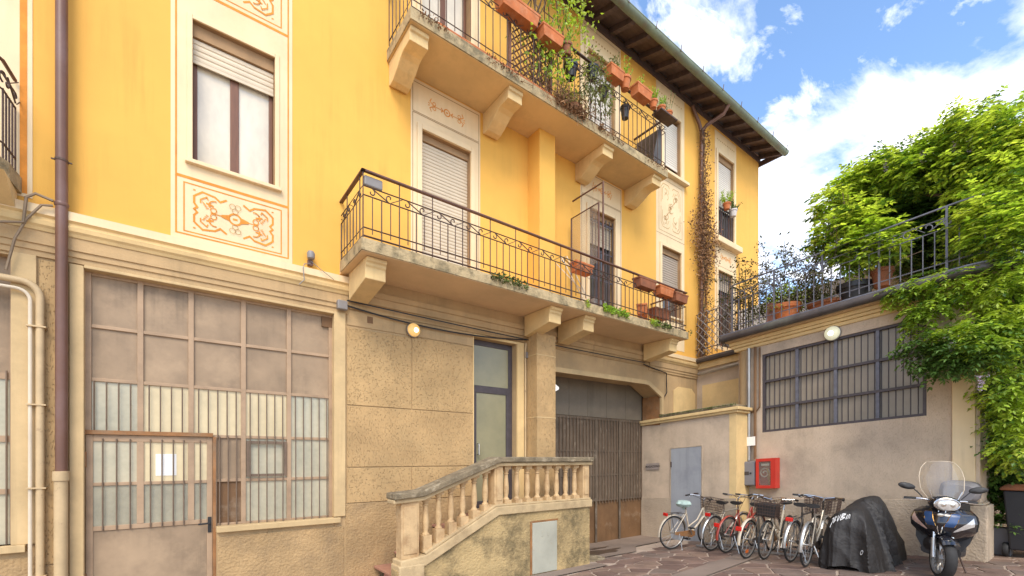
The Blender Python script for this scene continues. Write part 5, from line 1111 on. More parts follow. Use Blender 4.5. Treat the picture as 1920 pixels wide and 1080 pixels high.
for px, py, X, r in ((1850, 600, 9.25, .32), (1900, 620, 9.3, .36), (1885, 680, 9.3, .30), (1908, 740, 9.3, .30), (1893, 790, 9.5, .20), (1918, 830, 9.4, .24), (1885, 740, 9.45, .16), (1900, 850, 9.7, .18)):
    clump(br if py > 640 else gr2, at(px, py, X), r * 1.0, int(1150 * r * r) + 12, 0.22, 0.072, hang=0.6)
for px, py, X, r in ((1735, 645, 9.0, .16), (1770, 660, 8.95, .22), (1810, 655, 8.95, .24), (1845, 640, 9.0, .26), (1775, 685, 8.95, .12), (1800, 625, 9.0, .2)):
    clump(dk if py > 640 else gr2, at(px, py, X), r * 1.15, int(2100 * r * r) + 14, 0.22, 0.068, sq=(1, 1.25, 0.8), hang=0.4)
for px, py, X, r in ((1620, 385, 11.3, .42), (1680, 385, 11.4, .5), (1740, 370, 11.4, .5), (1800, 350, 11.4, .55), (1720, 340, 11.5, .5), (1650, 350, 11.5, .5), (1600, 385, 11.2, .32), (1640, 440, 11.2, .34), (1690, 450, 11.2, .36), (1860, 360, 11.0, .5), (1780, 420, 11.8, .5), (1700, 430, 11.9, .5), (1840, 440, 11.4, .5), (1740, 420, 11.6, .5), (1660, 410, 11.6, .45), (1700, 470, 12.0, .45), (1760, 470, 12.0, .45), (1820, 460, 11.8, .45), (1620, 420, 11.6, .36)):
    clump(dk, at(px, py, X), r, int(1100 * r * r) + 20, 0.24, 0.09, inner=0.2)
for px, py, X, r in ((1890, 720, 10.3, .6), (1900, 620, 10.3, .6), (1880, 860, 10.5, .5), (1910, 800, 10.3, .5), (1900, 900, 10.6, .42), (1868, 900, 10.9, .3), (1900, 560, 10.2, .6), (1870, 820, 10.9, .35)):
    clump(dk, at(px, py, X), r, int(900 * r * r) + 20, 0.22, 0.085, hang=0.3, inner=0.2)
part('sun_tinted_foliage', br, 'leaf_bright', WS, kind='stuff'); part('hanging_foliage', gr2, 'leaf', WS, kind='stuff'); part('shade_tinted_foliage', dk, 'leaf_dark', WS, kind='stuff')  # sun and shade put into the leaf colours of these masses
stm = MB()
for pts in ([(11.0, 0.9, -0.06), (10.95, 0.95, 1.2), (10.9, 0.95, 2.4), (10.8, 0.9, 3.6), (10.8, 1.0, 4.6), (10.8, 1.2, 5.6)], [(10.8, 1.2, 5.6), (10.9, 1.9, 6.1), (10.9, 2.7, 6.5)], [(10.8, 1.2, 5.6), (10.6, 0.7, 6.4), (10.6, 0.4, 6.9)]):
    stm.tube(pts, 0.05, 7, rads=[0.045 - 0.03 * i / (len(pts) - 1) for i in range(len(pts))])
for px0, py0, px1, py1, X in ((1660, 520, 1730, 470, 9.3), (1640, 420, 1580, 500, 9.8), (1700, 700, 1750, 590, 9.1), (1735, 640, 1690, 690, 9.0), (1580, 360, 1600, 470, 9.9)):
    a, b = at(px0, py0, X), at(px1, py1, X); m_ = (a + b) / 2 + Vector((-0.1, 0, 0.06)); stm.tube([a, m_, b], 0.006, 5)
part('stems', stm, 'twig', WS, True)
fl = MB()
for px, py, X in ((1785, 632, 8.75), (1840, 700, 8.7), (1790, 265, 10.3), (1730, 285, 10.4), (1820, 260, 10.3), (1660, 300, 10.4)):
    c = at(px, py, X)
    for k in range(40):
        h = random.random() * 0.22; leaf(fl, c + Vector((random.gauss(0, .03 * (1 - h * 3)), random.gauss(0, .03 * (1 - h * 3)), -h)), rv(1), rv(1), 0.03, 0.025)
part('blossom', fl, 'flower', WS, kind='stuff')


# ================================================================== PLANTS IN POTS
def pot_prof(r, h): return [(r * 0.68, 0), (r * 0.92, h * 0.78), (r * 1.04, h * 0.79), (r * 1.06, h), (r * 0.9, h), (r * 0.88, h * 0.9)]
def potted(name, loc, r, h, label, mat='terracotta', leafmat='leaf', plant=None, group=None, cat='potted plant'):
    o = empty(name, loc, label, cat, group)
    c = Vector(loc)
    part('pot', MB().lathe(pot_prof(r, h), c, seg=20, cap=False).lathe([(0.001, 0.002), (r * 0.68, 0.002)], c, seg=20, cap=False), mat, o, True)
    part('soil', MB().lathe([(0.001, h * 0.91), (r * 0.89, h * 0.91)], c, seg=20, cap=False), 'soil', o)
    if plant: part('foliage', plant.xf(Matrix.Translation(c + Vector((0, 0, h)))), leafmat, o, kind='stuff')
    return o
def planter(name, loc, L, w, h, label, rz=0, mat='terracotta', leafmat='leaf', plant=None, group=None, tilt=0.0):
    o = empty(name, loc, label, 'planter', group, local=True); o.rotation_euler = (tilt, 0, rz)
    t = 0.015; a, b = L / 2, w / 2; s = 0.86
    def ring(k, z): return [(-a * k, -b * k, z), (a * k, -b * k, z), (a * k, b * k, z), (-a * k, b * k, z)]
    part('box', MB().loft([ring(s, 0), ring(0.97, h * 0.82), ring(1.03, h * 0.83), ring(1.04, h), ring(0.93, h), ring(0.90, h * 0.88)]), mat, o, bevel=0.004)
    if plant: part('foliage', plant.xf(Matrix.Translation((0, 0, h))), leafmat, o, kind='stuff')
    return o
def sprigs(n, spread, height, size, leaves=9):
    mb = MB()
    for i in range(n):
        a = random.uniform(0, 6.28); tip = Vector((math.cos(a) * spread * random.random(), math.sin(a) * spread * random.random(), height * random.uniform(0.5, 1)))
        base = Vector((tip.x * 0.3, tip.y * 0.3, -0.01)); mb.tube([base, base.lerp(tip, 0.5) + rv(0.02), tip], 0.004, 4, cap=False)
        for k in range(leaves):
            p = base.lerp(tip, 0.25 + 0.75 * k / leaves); leaf(mb, p, rv(1) + Vector((0, 0, 0.2)), Vector((0, 0, 1)) + rv(0.4), size * random.uniform(.7, 1.2), size * 0.5)
    return mb
URL, URY = 8.34, UY + 0.03
GU = 'pots along the upper balcony railing'
def on_rail(px): # x on the upper railing for a picture column
    a = (px - 960) / 853.33; dx, dy = math.cos(VA) + a * math.sin(VA), math.sin(VA) - a * math.cos(VA); return URY * dx / dy
planter('terracotta_planter', (on_rail(968), URY - 0.02, 8.14), 0.75, 0.22, 0.20, 'longest terracotta planter on the upper balcony, at the picture top', plant=None, group=GU)
planter('terracotta_planter', (on_rail(1025), URY - 0.08, 8.05), 0.44, 0.20, 0.18, 'terracotta planter hung beside the bare climbing stems of the upper balcony', group=GU, plant=sprigs(6, 0.2, 0.2, 0.05))
potted('hanging_plant', (on_rail(1065), URY + 0.04, 8.20), 0.10, 0.18, 'dark red pot just right of the tall leafy climber on upper balcony', 'terracotta_dark', plant=sprigs(8, .15, .25, .05), group=GU)
planter('terracotta_planter', (on_rail(1143), URY - 0.10, 8.22), 0.36, 0.2, 0.18, 'terracotta planter right of the big trailing olive-green plant', plant=sprigs(9, 0.16, 0.28, 0.05), leafmat='leaf_olive', group=GU)
potted('flower_pot', (on_rail(1164), URY - 0.10, 8.20), 0.105, 0.21, 'tall terracotta pot with leaning shoots between two terracotta planters', 'terracotta', plant=sprigs(9, .25, .34, .055), group=GU)
planter('terracotta_planter', (on_rail(1194), URY - 0.10, 8.25), 0.44, 0.2, 0.18, 'pinkish terracotta planter with few shoots on upper balcony rail', plant=sprigs(5, 0.14, 0.30, 0.05), group=GU)
for px, lab, lm, sp in ((1220, 'small terracotta pot with feathery bright greens, leftmost of the end trio', 'leaf', (30, .16, .24, .04)), (1235, 'small terracotta pot in the middle of the end trio', 'leaf', (12, .12, .2, .04)), (1248, 'small terracotta pot at the right end of the upper balcony', 'leaf_olive', (7, .22, .34, .035))):
    potted('flower_pot', (on_rail(px), URY - 0.06, 8.30), 0.085, 0.14, lab, 'terracotta', lm, sprigs(*sp), group=GU)
tray = part('metal_tray', MB().box(on_rail(1226), on_rail(1256), URY - 0.18, URY + 0.05, 8.27, 8.298), 'iron', None); tag(tray, 'dark metal tray holding the two end pots of the upper balcony', 'tray')
for px, z, lab in ((1140, 7.98, 'dark hanging pot below the trailing olive plant'), (1180, 7.90, 'dark hanging pot under the pinkish planter')):
    potted('hanging_plant', (on_rail(px), URY + 0.10, z), 0.09, 0.22, lab, 'black_plastic', 'leaf_dark', sprigs(6, .1, .1, .04), group=GU)
potted('trailing_plant', (on_rail(1112), URY + 0.02, 8.10), 0.11, 0.2, 'big trailing olive-green plant hanging over the upper balcony rail', 'black_plastic', 'leaf_olive', bush(900, 0.40, 0.28, 0.42, 0.06, (0, -0.05, -0.12), 'trail'), group=GU)
potted('hanging_plant', (on_rail(1078), URY + 0.1, 7.95), 0.12, 0.22, 'dark pot behind the bars between climber and trailing plant', 'black_plastic', 'leaf_dark', sprigs(9, .15, .2, .05), group=GU)
potted('floor_pot', (on_rail(1088), URY + 0.18, UT + 0.002), 0.15, 0.26, 'round dark pot on the upper balcony floor', 'terracotta_dark', 'leaf_dark', sprigs(7, .1, .15, .05))
cl = empty('leafy_climber', (5.05, 5.75, UT), 'leafy climber with bare stems rising from the upper balcony floor', 'climbing plant')
cs = MB()
for k in range(16):
    x = 4.95 + random.uniform(-0.35, 0.45); cs.tube([(x + 0.06 * math.sin(j * 1.7 + k), 5.62 + random.uniform(-.05, .12), UT + 0.2 * j) for j in range(10)], 0.009, 5)
part('stems', cs, 'twig', cl, True)
lf = MB()
for i in range(900):
    z = random.choice((random.uniform(7.6, 8.4), random.uniform(8.6, 9.5))); x = (5.0 if z < 8.5 else 5.45) + random.gauss(0, 0.26); leaf(lf, Vector((x, 5.6 + random.gauss(0, .12), z)), rv(1) + Vector((0, -.2, -.4)), rv(1), random.uniform(.05, .10), .045)
part('leaves', lf, 'leaf', cl, kind='stuff')
dr = MB()
for i in range(260):
    a = Vector((5.35 + random.gauss(0, .3), UY - 0.02, UT + random.uniform(-0.05, .30))); dr.tube([a, a + Vector((random.gauss(0, .10), -0.03, random.uniform(-.22, .12)))], 0.004, 3, cap=False)
part('dry_twigs', dr, 'leaf_dry', cl, kind='stuff')
pn = potted('spiky_plant', (5.72, 5.85, UT + 0.002), 0.13, 0.24, 'slender potted plant with arching leaves behind upper balcony bars', 'black_plastic', 'leaf', sprigs(24, .2, .6, .09, 7))
# lower balcony planters
LRY = LY + 0.03; GL = 'planters on the lower balcony railing'
def on_low(px):
    a = (px - 960) / 853.33; dx, dy = math.cos(VA) + a * math.sin(VA), math.sin(VA) - a * math.cos(VA); return LRY * dx / dy
planter('terracotta_planter', (on_low(1100), LRY + 0.12, 4.62), 0.42, 0.18, 0.16, 'single terracotta planter behind the lower railing in front of the barred door', group=GL)
planter('terracotta_planter', (on_low(1207), LRY - 0.02, 4.66), 0.50, 0.19, 0.17, 'leftmost of three terracotta planters at the lower railing end', mat='terracotta_dark', group=GL)
planter('terracotta_planter', (on_low(1242), LRY - 0.02, 4.64), 0.46, 0.19, 0.17, 'middle of three terracotta planters at the lower railing end', group=GL)
planter('terracotta_planter', (on_low(1270), LRY - 0.02, 4.62), 0.44, 0.19, 0.17, 'rightmost of three terracotta planters at the lower railing end', mat='terracotta_dark', group=GL)
planter('terracotta_planter', (on_low(1222), LRY + 0.22, 4.22), 0.62, 0.20, 0.18, 'orange planter standing slanted behind the lower railing bars', rz=R(35), group=GL)
planter('terracotta_planter', (on_low(1254), LRY + 0.22, 4.30), 0.50, 0.20, 0.18, 'dark planter behind the lower railing under the end trio', mat='terracotta_dark', group=GL)
# metal screen frame on the lower balcony
sf = empty('metal_screen_frame', (6.1, 5.9, LT), 'rusty brown metal screen frame with overhanging bar on the lower balcony', 'screen')
part('frame', MB().tube([(6.05, FY - 0.12, LT), (6.05, FY - 0.12, 5.95), (6.05, 5.50, 5.95), (6.05, 5.50, LT)], 0.017, 5), 'rail_brown', sf)
part('overhang', MB().tube([(6.12, 5.46, LT), (6.12, 5.46, 6.32), (6.12, FY - 0.08, 6.32)], 0.017, 5), 'rail_brown', sf)
part('panel', MB().box(6.045, 6.05, 5.53, FY - 0.14, 4.9, 5.93), 'clear', sf)
dryer = part('folding_rack', MB().tube([(5.95, 5.55, LT), (5.75, 6.0, 5.1), (5.62, 6.0, 5.05), (5.9, 5.6, LT)], 0.010, 5).tube([(5.85, 5.6, 4.3), (5.5, 6.0, 4.9)], 0.008, 5).tube([(5.95, 5.6, 4.6), (5.6, 6.0, 5.0)], 0.006, 5), 'white_pipe', None, True); tag(dryer, 'folded pale drying rack leaning by the metal screen', 'drying rack')
mb_ = part('grey_storage_box', MB().box(6.0, 6.32, 5.56, 5.80, LT + 0.001, LT + 0.22), 'grey_plastic', None, bevel=0.01); tag(mb_, 'grey storage box on the lower balcony under the screen frame', 'box')
# far window pots
potted('flower_pot', (11.72, FY - 0.12, 7.98), 0.10, 0.16, 'terracotta pot with greens on the far window railing', 'terracotta', 'leaf', sprigs(18, .2, .34, .06))
potted('flower_pot', (12.02, FY - 0.14, 7.88), 0.10, 0.18, 'pale pot with trailing greens on the far window railing', 'white_wall', 'leaf_dark', sprigs(16, .25, .25, .06))
# roof terrace pots
def tz(y): return zt(4.302, y)
potted('large_terracotta_pot', (9.72, 3.92, tz(3.92)), 0.25, 0.40, 'large round terracotta pot at the terrace edge', 'terracotta', 'leaf', bush(500, .36, .4, .3, .06, (0, 0, .1)))
bk = part('brick_pier', slope(MB().box(9.56, 9.72, 4.06, 4.24, 4.302, 4.80)), 'brick', None, bevel=0.01); tag(bk, 'short reddish brick pier left of the large terracotta pot', 'brick pier')
potted('wide_terracotta_pot', (9.80, 3.25, tz(3.25)), 0.30, 0.24, 'wide low terracotta pot with leafy shoots on the terrace', 'terracotta_dark', 'leaf_olive', sprigs(14, .4, .6, .07))
potted('black_tub', (9.80, 2.82, tz(2.82)), 0.27, 0.42, 'big black plastic tub on the terrace', 'black_plastic', 'leaf_dark', None, cat='tub')
potted('flower_pot', (9.75, 2.42, tz(2.42) + 0.22), 0.16, 0.30, 'terracotta pot under the wisteria spray on the terrace', 'terracotta_dark', 'leaf', sprigs(8, .3, .4, .07))
sh = empty('twiggy_shrub', (9.9, 4.35, tz(4.3)), 'thin twiggy dark shrub leaning over the terrace railing corner', 'shrub')
tw_ = MB(); tl = MB()
for k in range(70):
    a0 = Vector((9.85 + random.uniform(-.2, .3), random.uniform(3.3, 4.6), tz(4.2) + 0.3)); p = a0.copy(); d = Vector((random.uniform(-.35, .3), random.uniform(-.5, .55), 1.0)).normalized(); pts = [p.copy()]
    for j in range(8):
        d = (d + rv(.28) + Vector((0, 0, -0.05 * j))).normalized(); p = p + d * random.uniform(.13, .25); pts.append(p.copy())
        for q_ in range(5): leaf(tl, p + rv(.06), rv(1), rv(1), random.uniform(.04, .075), .034)
    tw_.tube(pts, 0.004, 4, cap=False)
part('twigs', tw_, 'twig', sh); part('leaves', tl, 'leaf_shrub', sh, kind='stuff')
ls = empty('low_terrace_hedge', (10.2, 4.4, tz(4.4)), 'dense dark green shrub behind the brick pier on the terrace', 'shrub')
part('foliage', bush(1500, .35, .75, .40, .05, (10.15, 4.15, tz(4.2) + 0.45), hollow=0.1), 'leaf_dark', ls, kind='stuff'); part('stem', MB().tube([(10.2, 4.2, tz(4.2)), (10.2, 4.15, tz(4.2) + .3)], .03, 6), 'twig', ls)
ps = empty('passage_creeper', (10.3, 4.95, zt(4.3, 5)), 'sparse creeper on the dark ornate railing corner', 'climbing plant')
pm = MB()
for i in range(420):
    x = random.uniform(9.5, 10.45); p = Vector((x, 4.86 + random.gauss(0, .05), zt(4.4, 4.9) + random.random() ** 0.8 * 1.5)); leaf(pm, p, rv(1), rv(1), random.uniform(.03, .07), .035)
part('leaves', pm, 'leaf_shrub', ps, kind='stuff'); part('stems', MB().tube([(9.6, 4.88, zt(4.3, 4.9)), (9.75, 4.86, zt(5.0, 4.9)), (9.6, 4.8, zt(5.9, 4.9))], .008, 5).tube([(10.2, 4.9, zt(4.3, 4.9)), (10.0, 4.88, zt(5.2, 4.9)), (9.9, 4.8, zt(5.8, 4.9))], .008, 5), 'twig', ps, True)

# ================================================================== BICYCLES
def wheel_parts(parent, cx, r, tyre_mat='tyre', rim='alu', cy=0.0):
    w = empty('wheel', (cx, cy, r), parent=parent); W[w] = Vector((cx, cy, r))
    def ring(rad, t, seg=30): return MB().tube([(cx + rad * math.cos(2 * math.pi * k / seg), cy, r + rad * math.sin(2 * math.pi * k / seg)) for k in range(seg)], t, 7, closed=True)
    part('tyre', ring(r - 0.016, 0.0165), tyre_mat, w, True); part('rim', ring(r - 0.037, 0.010), rim, w, True)
    sp = MB()
    for k in range(18):
        a = 2 * math.pi * k / 18; sp.tube([(cx + 0.02 * math.cos(a + 1.2), cy + (0.025 if k % 2 else -0.025), r + 0.02 * math.sin(a + 1.2)), (cx + (r - .04) * math.cos(a), cy, r + (r - .04) * math.sin(a))], 0.0017, 3, cap=False)
    part('spokes', sp, 'alu', w); part('hub', MB().lathe([(0.022, -0.045), (0.014, -0.03), (0.014, 0.03), (0.022, 0.045)], (cx, cy, r), 'y', 10), 'alu', w, True)
    return w
def mudguard(cx, r, a0, a1, w=0.05, n=14):
    def fn(u, v): a = R(a0 + (a1 - a0) * u); t = (v - 0.5) * 2; rad = r + 0.028 - 0.012 * t * t; return (cx + rad * math.cos(a), t * w / 2, r + rad * math.sin(a))
    return MB().grid(fn, n, 4)
def bicycle(label, loc, head, frame='white_frame', step=True, basket=None, rack=True, refl=True, guard='alu', sad='saddle', bag=False, bars='swept', lean=4, r=0.325, steer=0, guards=True, orange=False):
    o = empty('bicycle', loc, label, 'bicycle', 'bicycles parked in a row along the annex', local=True)
    o.rotation_euler = (R(lean), 0, head)
    ra, bb, sb, hb, ht, fa = (0, 0, r), (0.44, 0, 0.28), (0.30, 0, 0.76), (0.80, 0, 0.60), (0.765, 0, 0.78), (0.98, 0, r)
    f = MB()
    f.tube([bb, sb], 0.016, 8); f.tube([hb, ht], 0.019, 8)
    if step: f.tube([hb, (0.62, 0, 0.42), bb], 0.019, 8); f.tube([ht, (0.62, 0, 0.54), (0.40, 0, 0.42)], 0.013, 8)
    else: f.tube([hb, bb], 0.018, 8); f.tube([(0.775, 0, 0.74), (0.312, 0, 0.72)], 0.016, 8)
    for s in (-1, 1):
        f.tube([bb, (0.2, s * 0.04, 0.30), (0, s * 0.055, r)], 0.009, 6); f.tube([(0.31, s * 0.015, 0.70), (0, s * 0.055, r)], 0.008, 6)
    part('frame', f, frame, o, True)
    fk = MB()
    for s in (-1, 1): fk.tube([(0.80, s * 0.015, 0.60), (0.83, s * 0.05, 0.55), (0.93, s * 0.052, 0.40), (0.98, s * 0.052, r)], 0.011, 6)
    part('fork', fk, frame if step else 'alu', o, True)
    wheel_parts(o, 0, r); wheel_parts(o, 0.98, r)
    if guards: part('mudguard', mudguard(0, r, 10, 190), guard, o, True); part('mudguard', mudguard(0.98, r, 20, 150), guard, o, True)
    part('seat_post', MB().tube([sb, (0.275, 0, 0.86)], 0.013, 8), 'chrome', o, True)
    sd_ = MB().loft([[(x, w * math.cos(2 * math.pi * k / 10), z + h * math.sin(2 * math.pi * k / 10)) for k in range(10)] for x, w, z, h in ((0.17, .095, .89, .035), (0.24, .085, .885, .032), (0.32, .045, .885, .026), (0.40, .022, .885, .02), (0.42, .01, .88, .012))])
    part('saddle', sd_, sad, o, True)
    if bag:
        bg = MB().lathe([(0.015, 0.76), (0.03, 0.80), (0.10, 0.83), (0.125, 0.88), (0.10, 0.93), (0.03, 0.945), (0.001, 0.946)], (0.24, 0, 0), seg=16)
        for i, (x, y, z) in enumerate(bg.v): k = 1 + 0.12 * math.sin(i * 2.3); bg.v[i] = (0.24 + (x - 0.24) * 1.25 * k, y * k, z)
        part('saddle_bag', bg, 'bag', o, True)
    part('stem', MB().tube([ht, (0.75, 0, 0.93), (0.80, 0, 0.965)], 0.013, 8), 'chrome', o, True)
    hbm = MB()
    if bars == 'swept': pts = [(0.58, -0.29, 0.98), (0.70, -0.27, 1.0), (0.81, -0.14, 0.99), (0.80, 0, 0.965), (0.81, 0.14, 0.99), (0.70, 0.27, 1.0), (0.58, 0.29, 0.98)]
    else: pts = [(0.74, -0.31, 0.985), (0.79, -0.12, 0.985), (0.80, 0, 0.965), (0.79, 0.12, 0.985), (0.74, 0.31, 0.985)]
    part('handlebar', hbm.tube(pts, 0.0115, 8), 'chrome', o, True)
    for s in (0, -1):
        a, b = Vector(pts[s]), Vector(pts[1 if s == 0 else -2]); part('grip', MB().tube([a, a.lerp(b, 0.75 if bars == 'swept' else 0.45)], 0.017, 8), 'saddle', o, True)
        part('brake_lever', MB().tube([a.lerp(b, 0.9), a.lerp(b, 0.7) + Vector((.05, 0, -.03)), a + Vector((.06, 0, -.03))], 0.006, 5), 'chrome', o, True)
    part('cables', MB().tube([pts[1], (0.90, -0.05, 0.92), (0.86, 0, 0.75), (0.8, 0, 0.62)], 0.004, 4).tube([pts[-2], (0.92, 0.04, 0.88), (0.84, 0.02, 0.7)], 0.004, 4), 'saddle', o)
    if basket:
        bx0, bx1, bw, bz0, bz1 = 0.86, 1.13, 0.17, 0.70, 0.95; bk_ = MB()
        for k in range(6):
            z = bz0 + (bz1 - bz0) * k / 5; e = 0.85 + 0.15 * k / 5
            bk_.tube([(bx0, -bw * e, z), (bx1 * 0.5 + bx0 * 0.5 + (bx1 - bx0) / 2 * e, -bw * e, z), (bx1 * 0.5 + bx0 * 0.5 + (bx1 - bx0) / 2 * e, bw * e, z), (bx0, bw * e, z)], 0.004 if k < 5 else 0.006, 4, closed=True)
        for k in range(9):
            t = -1 + 2 * k / 8
            bk_.tube([(bx1 - 0.02, bw * .85 * t, bz0), (bx1, bw * t, bz1)], 0.003, 3); bk_.tube([(bx0, bw * .85 * t, bz0), (bx0, bw * t, bz1)], 0.003, 3); x = bx0 + (bx1 - bx0) * k / 8
            for s in (-1, 1): bk_.tube([(x, s * bw * .85, bz0), (x, s * bw, bz1)], 0.003, 3)
        part('basket', bk_, 'iron', o)
        if basket == 'lined': part('basket_liner', MB().box(bx0 + .01, bx1 - .02, -bw * .84, bw * .84, bz0 + .01, bz1 - .03), 'saddle', o, bevel=0.02)
    if rack:
        rk = MB()
        for s in (-1, 1): rk.tube([(0.25, s * .05, .70), (-0.18, s * .06, .70)], 0.006, 5); rk.tube([(-0.12, s * .06, .70), (0, s * .06, r)], 0.005, 5)
        for x in (-0.18, -0.05, 0.1): rk.tube([(x, -.06, .70), (x, .06, .70)], 0.005, 5)
        part('rear_rack', rk, 'dark_frame', o, True)
    if refl: part('reflector', MB().box(-r - 0.065, -r - 0.03, -0.045, 0.045, 0.50, 0.57) if not rack else MB().box(-0.225, -0.19, -0.05, 0.05, 0.66, 0.72), 'reflector', o, bevel=0.008)
    if orange: part('spoke_reflector', MB().box(-0.05, 0.03, -0.006, 0.006, 0.10, 0.15), 'orange_reflector', o)
    part('crank', MB().tube([(0.44, 0.07, 0.28), (0.52, 0.075, 0.14)], 0.009, 6), 'alu', o, True); part('crank', MB().tube([(0.44, -0.07, 0.28), (0.36, -0.075, 0.42)], 0.009, 6), 'alu', o, True)
    for s, p_ in ((1, (0.52, .12, .14)), (-1, (0.36, -.12, .42))): part('pedal', MB().box(p_[0] - .04, p_[0] + .04, p_[1] - .045, p_[1] + .045, p_[2] - .012, p_[2] + .012), 'saddle', o)
    part('chain_guard', MB().prism([(0.0, .345), (0.44, .365), (0.53, .33), (0.53, .25), (0.44, .215), (0.0, .295)], 'y', -0.062, -0.054), 'rust' if frame == 'white_frame' else 'dark_frame', o, bevel=0.01)
    part('kickstand', MB().tube([(0.12, -0.05, r), (0.10, -0.18, 0.02)], 0.008, 6), 'alu', o, True)
    return o
def gz(x, y): return (x, y, G(x, y) + 0.016)
bicycle('cream step-through bicycle with pale bag over its saddle and wire basket', gz(7.72, 5.16), R(-12), basket='wire', bag=True, lean=5, guard='white_frame')
bicycle('silver bicycle with black saddle and red rear light, second from the grey door', gz(8.02, 4.52), R(-3), 'grey_frame', False, lean=5, bars='flat')
bicycle('dark red bicycle with red mudguards, third from the grey door', gz(7.95, 4.20), R(-2), 'red_frame', True, rack=False, guard='red_frame', bars='flat', lean=4)
bicycle('bicycle with white mudguard and orange spoke reflector beside the white bike', gz(7.62, 3.68), R(2), 'grey_frame', False, rack=False, guard='white_frame', orange=True, lean=4)
bicycle('white bicycle facing outward with black lined basket on its handlebar', gz(8.72, 3.52), R(184), 'white_frame', True, basket='lined', rack=False, refl=False, guards=False, orange=True, lean=-4)
bicycle('bicycle with flat black handlebar and two stacked red rear lights', gz(7.75, 3.06), R(2), 'dark_frame', False, bars='flat', guard='alu', basket='wire', lean=4)
bicycle('silver bicycle nearest to the covered motorbike with wire basket', gz(7.50, 2.76), R(6), 'grey_frame', True, basket='wire', rack=False, refl=False, guard='alu', lean=3)
lp = part('stacked_light', MB(), 'reflector') if False else None
rk = empty('bicycle_rack', (8.55, 4.4, G(0, 4.4)), 'low galvanised bicycle rack holding the front wheels', 'bicycle rack')
part('base_bar', slope(MB().box(8.30, 8.34, 3.0, 5.0, 0.02, 0.05).box(8.72, 8.76, 3.0, 5.0, 0.02, 0.05)), 'grey_pipe', rk)
for i in range(10):
    y = 3.1 + i * 0.2; part('hoop', slope(MB().tube([(8.32, y, 0.05), (8.38, y, 0.28), (8.46, y, 0.34), (8.60, y, 0.34), (8.68, y, 0.28), (8.74, y, 0.05)], 0.010, 6)), 'grey_pipe', rk, True)

# ================================================================== COVERED MOTORBIKE
CV = empty('covered_motorbike', (8.3, 2.22, G(0, 2.2)), 'motorbike under a creased black cover with white print', 'covered motorbike')
secs = [(-0.06, .20, .08), (-0.03, .40, .40), (.03, .44, .68), (.12, .44, .86), (.30, .42, .93), (.55, .385, .97), (.80, .38, 1.05), (.96, .37, 1.08), (1.06, .36, 1.00), (1.22, .36, .74), (1.40, .35, .42), (1.54, .30, .16), (1.58, .20, .06)]
def cov(u, v):
    f = u * (len(secs) - 1); i = min(int(f), len(secs) - 2); t = f - i
    x, w, h = (secs[i][k] + (secs[i + 1][k] - secs[i][k]) * t for k in range(3))
    a = math.pi * v; ca, sa = math.cos(a), math.sin(a); sg = 1 if ca > 0 else -1
    top = sa ** 0.55; z = h * top * 0.95
    y = sg * w * (1 - (1 - abs(ca) ** 0.8) * 1.0) * (1.0 - 0.38 * z) + 0.05 * math.sin(u * 6.0) * z
    low = max(0.0, 1.0 - z / 1.05); phi = math.atan2(y, x - 0.66)
    tri = lambda q: 1 - 2 * abs(math.sin(q / 2)) ** 0.8      # crisp pleats, soft valleys
    rad = 0.060 * tri(6 * phi + 0.6) + 0.040 * tri(10 * phi + 2.1 + 1.2 * z) + 0.018 * tri(23 * phi + 2 * z)
    k = (0.12 + low) ** 1.1 * rad + 0.016 * tri(8 * z + 9 * phi + 1.0) * (0.4 + low) + 0.012 * tri(12 * x - 10 * z + 5 * y)
    x += math.cos(phi) * k; y += math.sin(phi) * k
    z += 0.012 * math.sin(11 * x + 7 * y) * min(1, z * 2)
    X, Y = 7.56 + x, 2.31 + y - 0.10 * u
    return Vector((X, Y, G(X, Y) + max(0.014, z)))
part('cover', MB().grid(cov, 110, 90), 'cover', CV, True)
def on_cover(name, polys, mat):
    mb = MB()
    for pts in polys:
        out = []
        for u, v in pts:
            p = cov(u, v); n_ = (cov(u + .004, v) - p).cross(cov(u, v + .004) - p).normalized()
            if n_.dot(Vector((0, 0, 0.3)) + (Vector((0, 0, CZ)) - p).normalized()) < 0: n_ = -n_
            out.append(p + n_ * 0.012)
        mb.poly(out)
    return part(name, mb, mat, CV)
def strokes(u0, v0, s):      # slanted white print, letter by letter
    segs = []; w = 0.0
    letters = {'7': [(0, 1, .8, 1), (.8, 1, .1, -.3)], 'B': [(0, 0, .15, 1), (.15, 1, .75, .9), (.75, .9, .1, .5), (.1, .5, .8, .35), (.8, .35, 0, 0)], 'V': [(0, 1, .25, 0), (.25, 0, .9, 1)], 'i': [(0, 0, .15, .7)], 'n': [(0, 0, .15, .7), (.15, .7, .6, .6), (.6, .6, .6, 0)]}
    for ch in '7BVBin':
        for a, b, c, d in letters[ch]: segs.append((w + a + b * .3, b, w + c + d * .3, d))
        w += 1.15 if ch != 'i' else .5
    polys = []
    for a, b, c, d in segs:
        L = math.hypot(c - a, d - b); nx, nz = -(d - b) / L * .10, (c - a) / L * .10
        polys.append([(u0 + (bb) * s * 1.3 + (aa) * s * 0.22, v0 + (aa) * s) for aa, bb in ((a - nx, b - nz), (c - nx, d - nz), (c + nx, d + nz), (a + nx, b + nz))])
    return polys
on_cover('cover_print', strokes(0.170, 0.375, 0.029), 'print')
on_cover('cover_eyelet', [[(0.07 + 0.012 * math.cos(a), 0.72 + 0.02 * math.sin(a)), (0.07 + 0.012 * math.cos(b), 0.72 + 0.02 * math.sin(b)), (0.07 + 0.007 * math.cos(b), 0.72 + 0.012 * math.sin(b)), (0.07 + 0.007 * math.cos(a), 0.72 + 0.012 * math.sin(a))] for a, b in [(k * 0.63, (k + 1) * 0.63) for k in range(10)]], 'print')

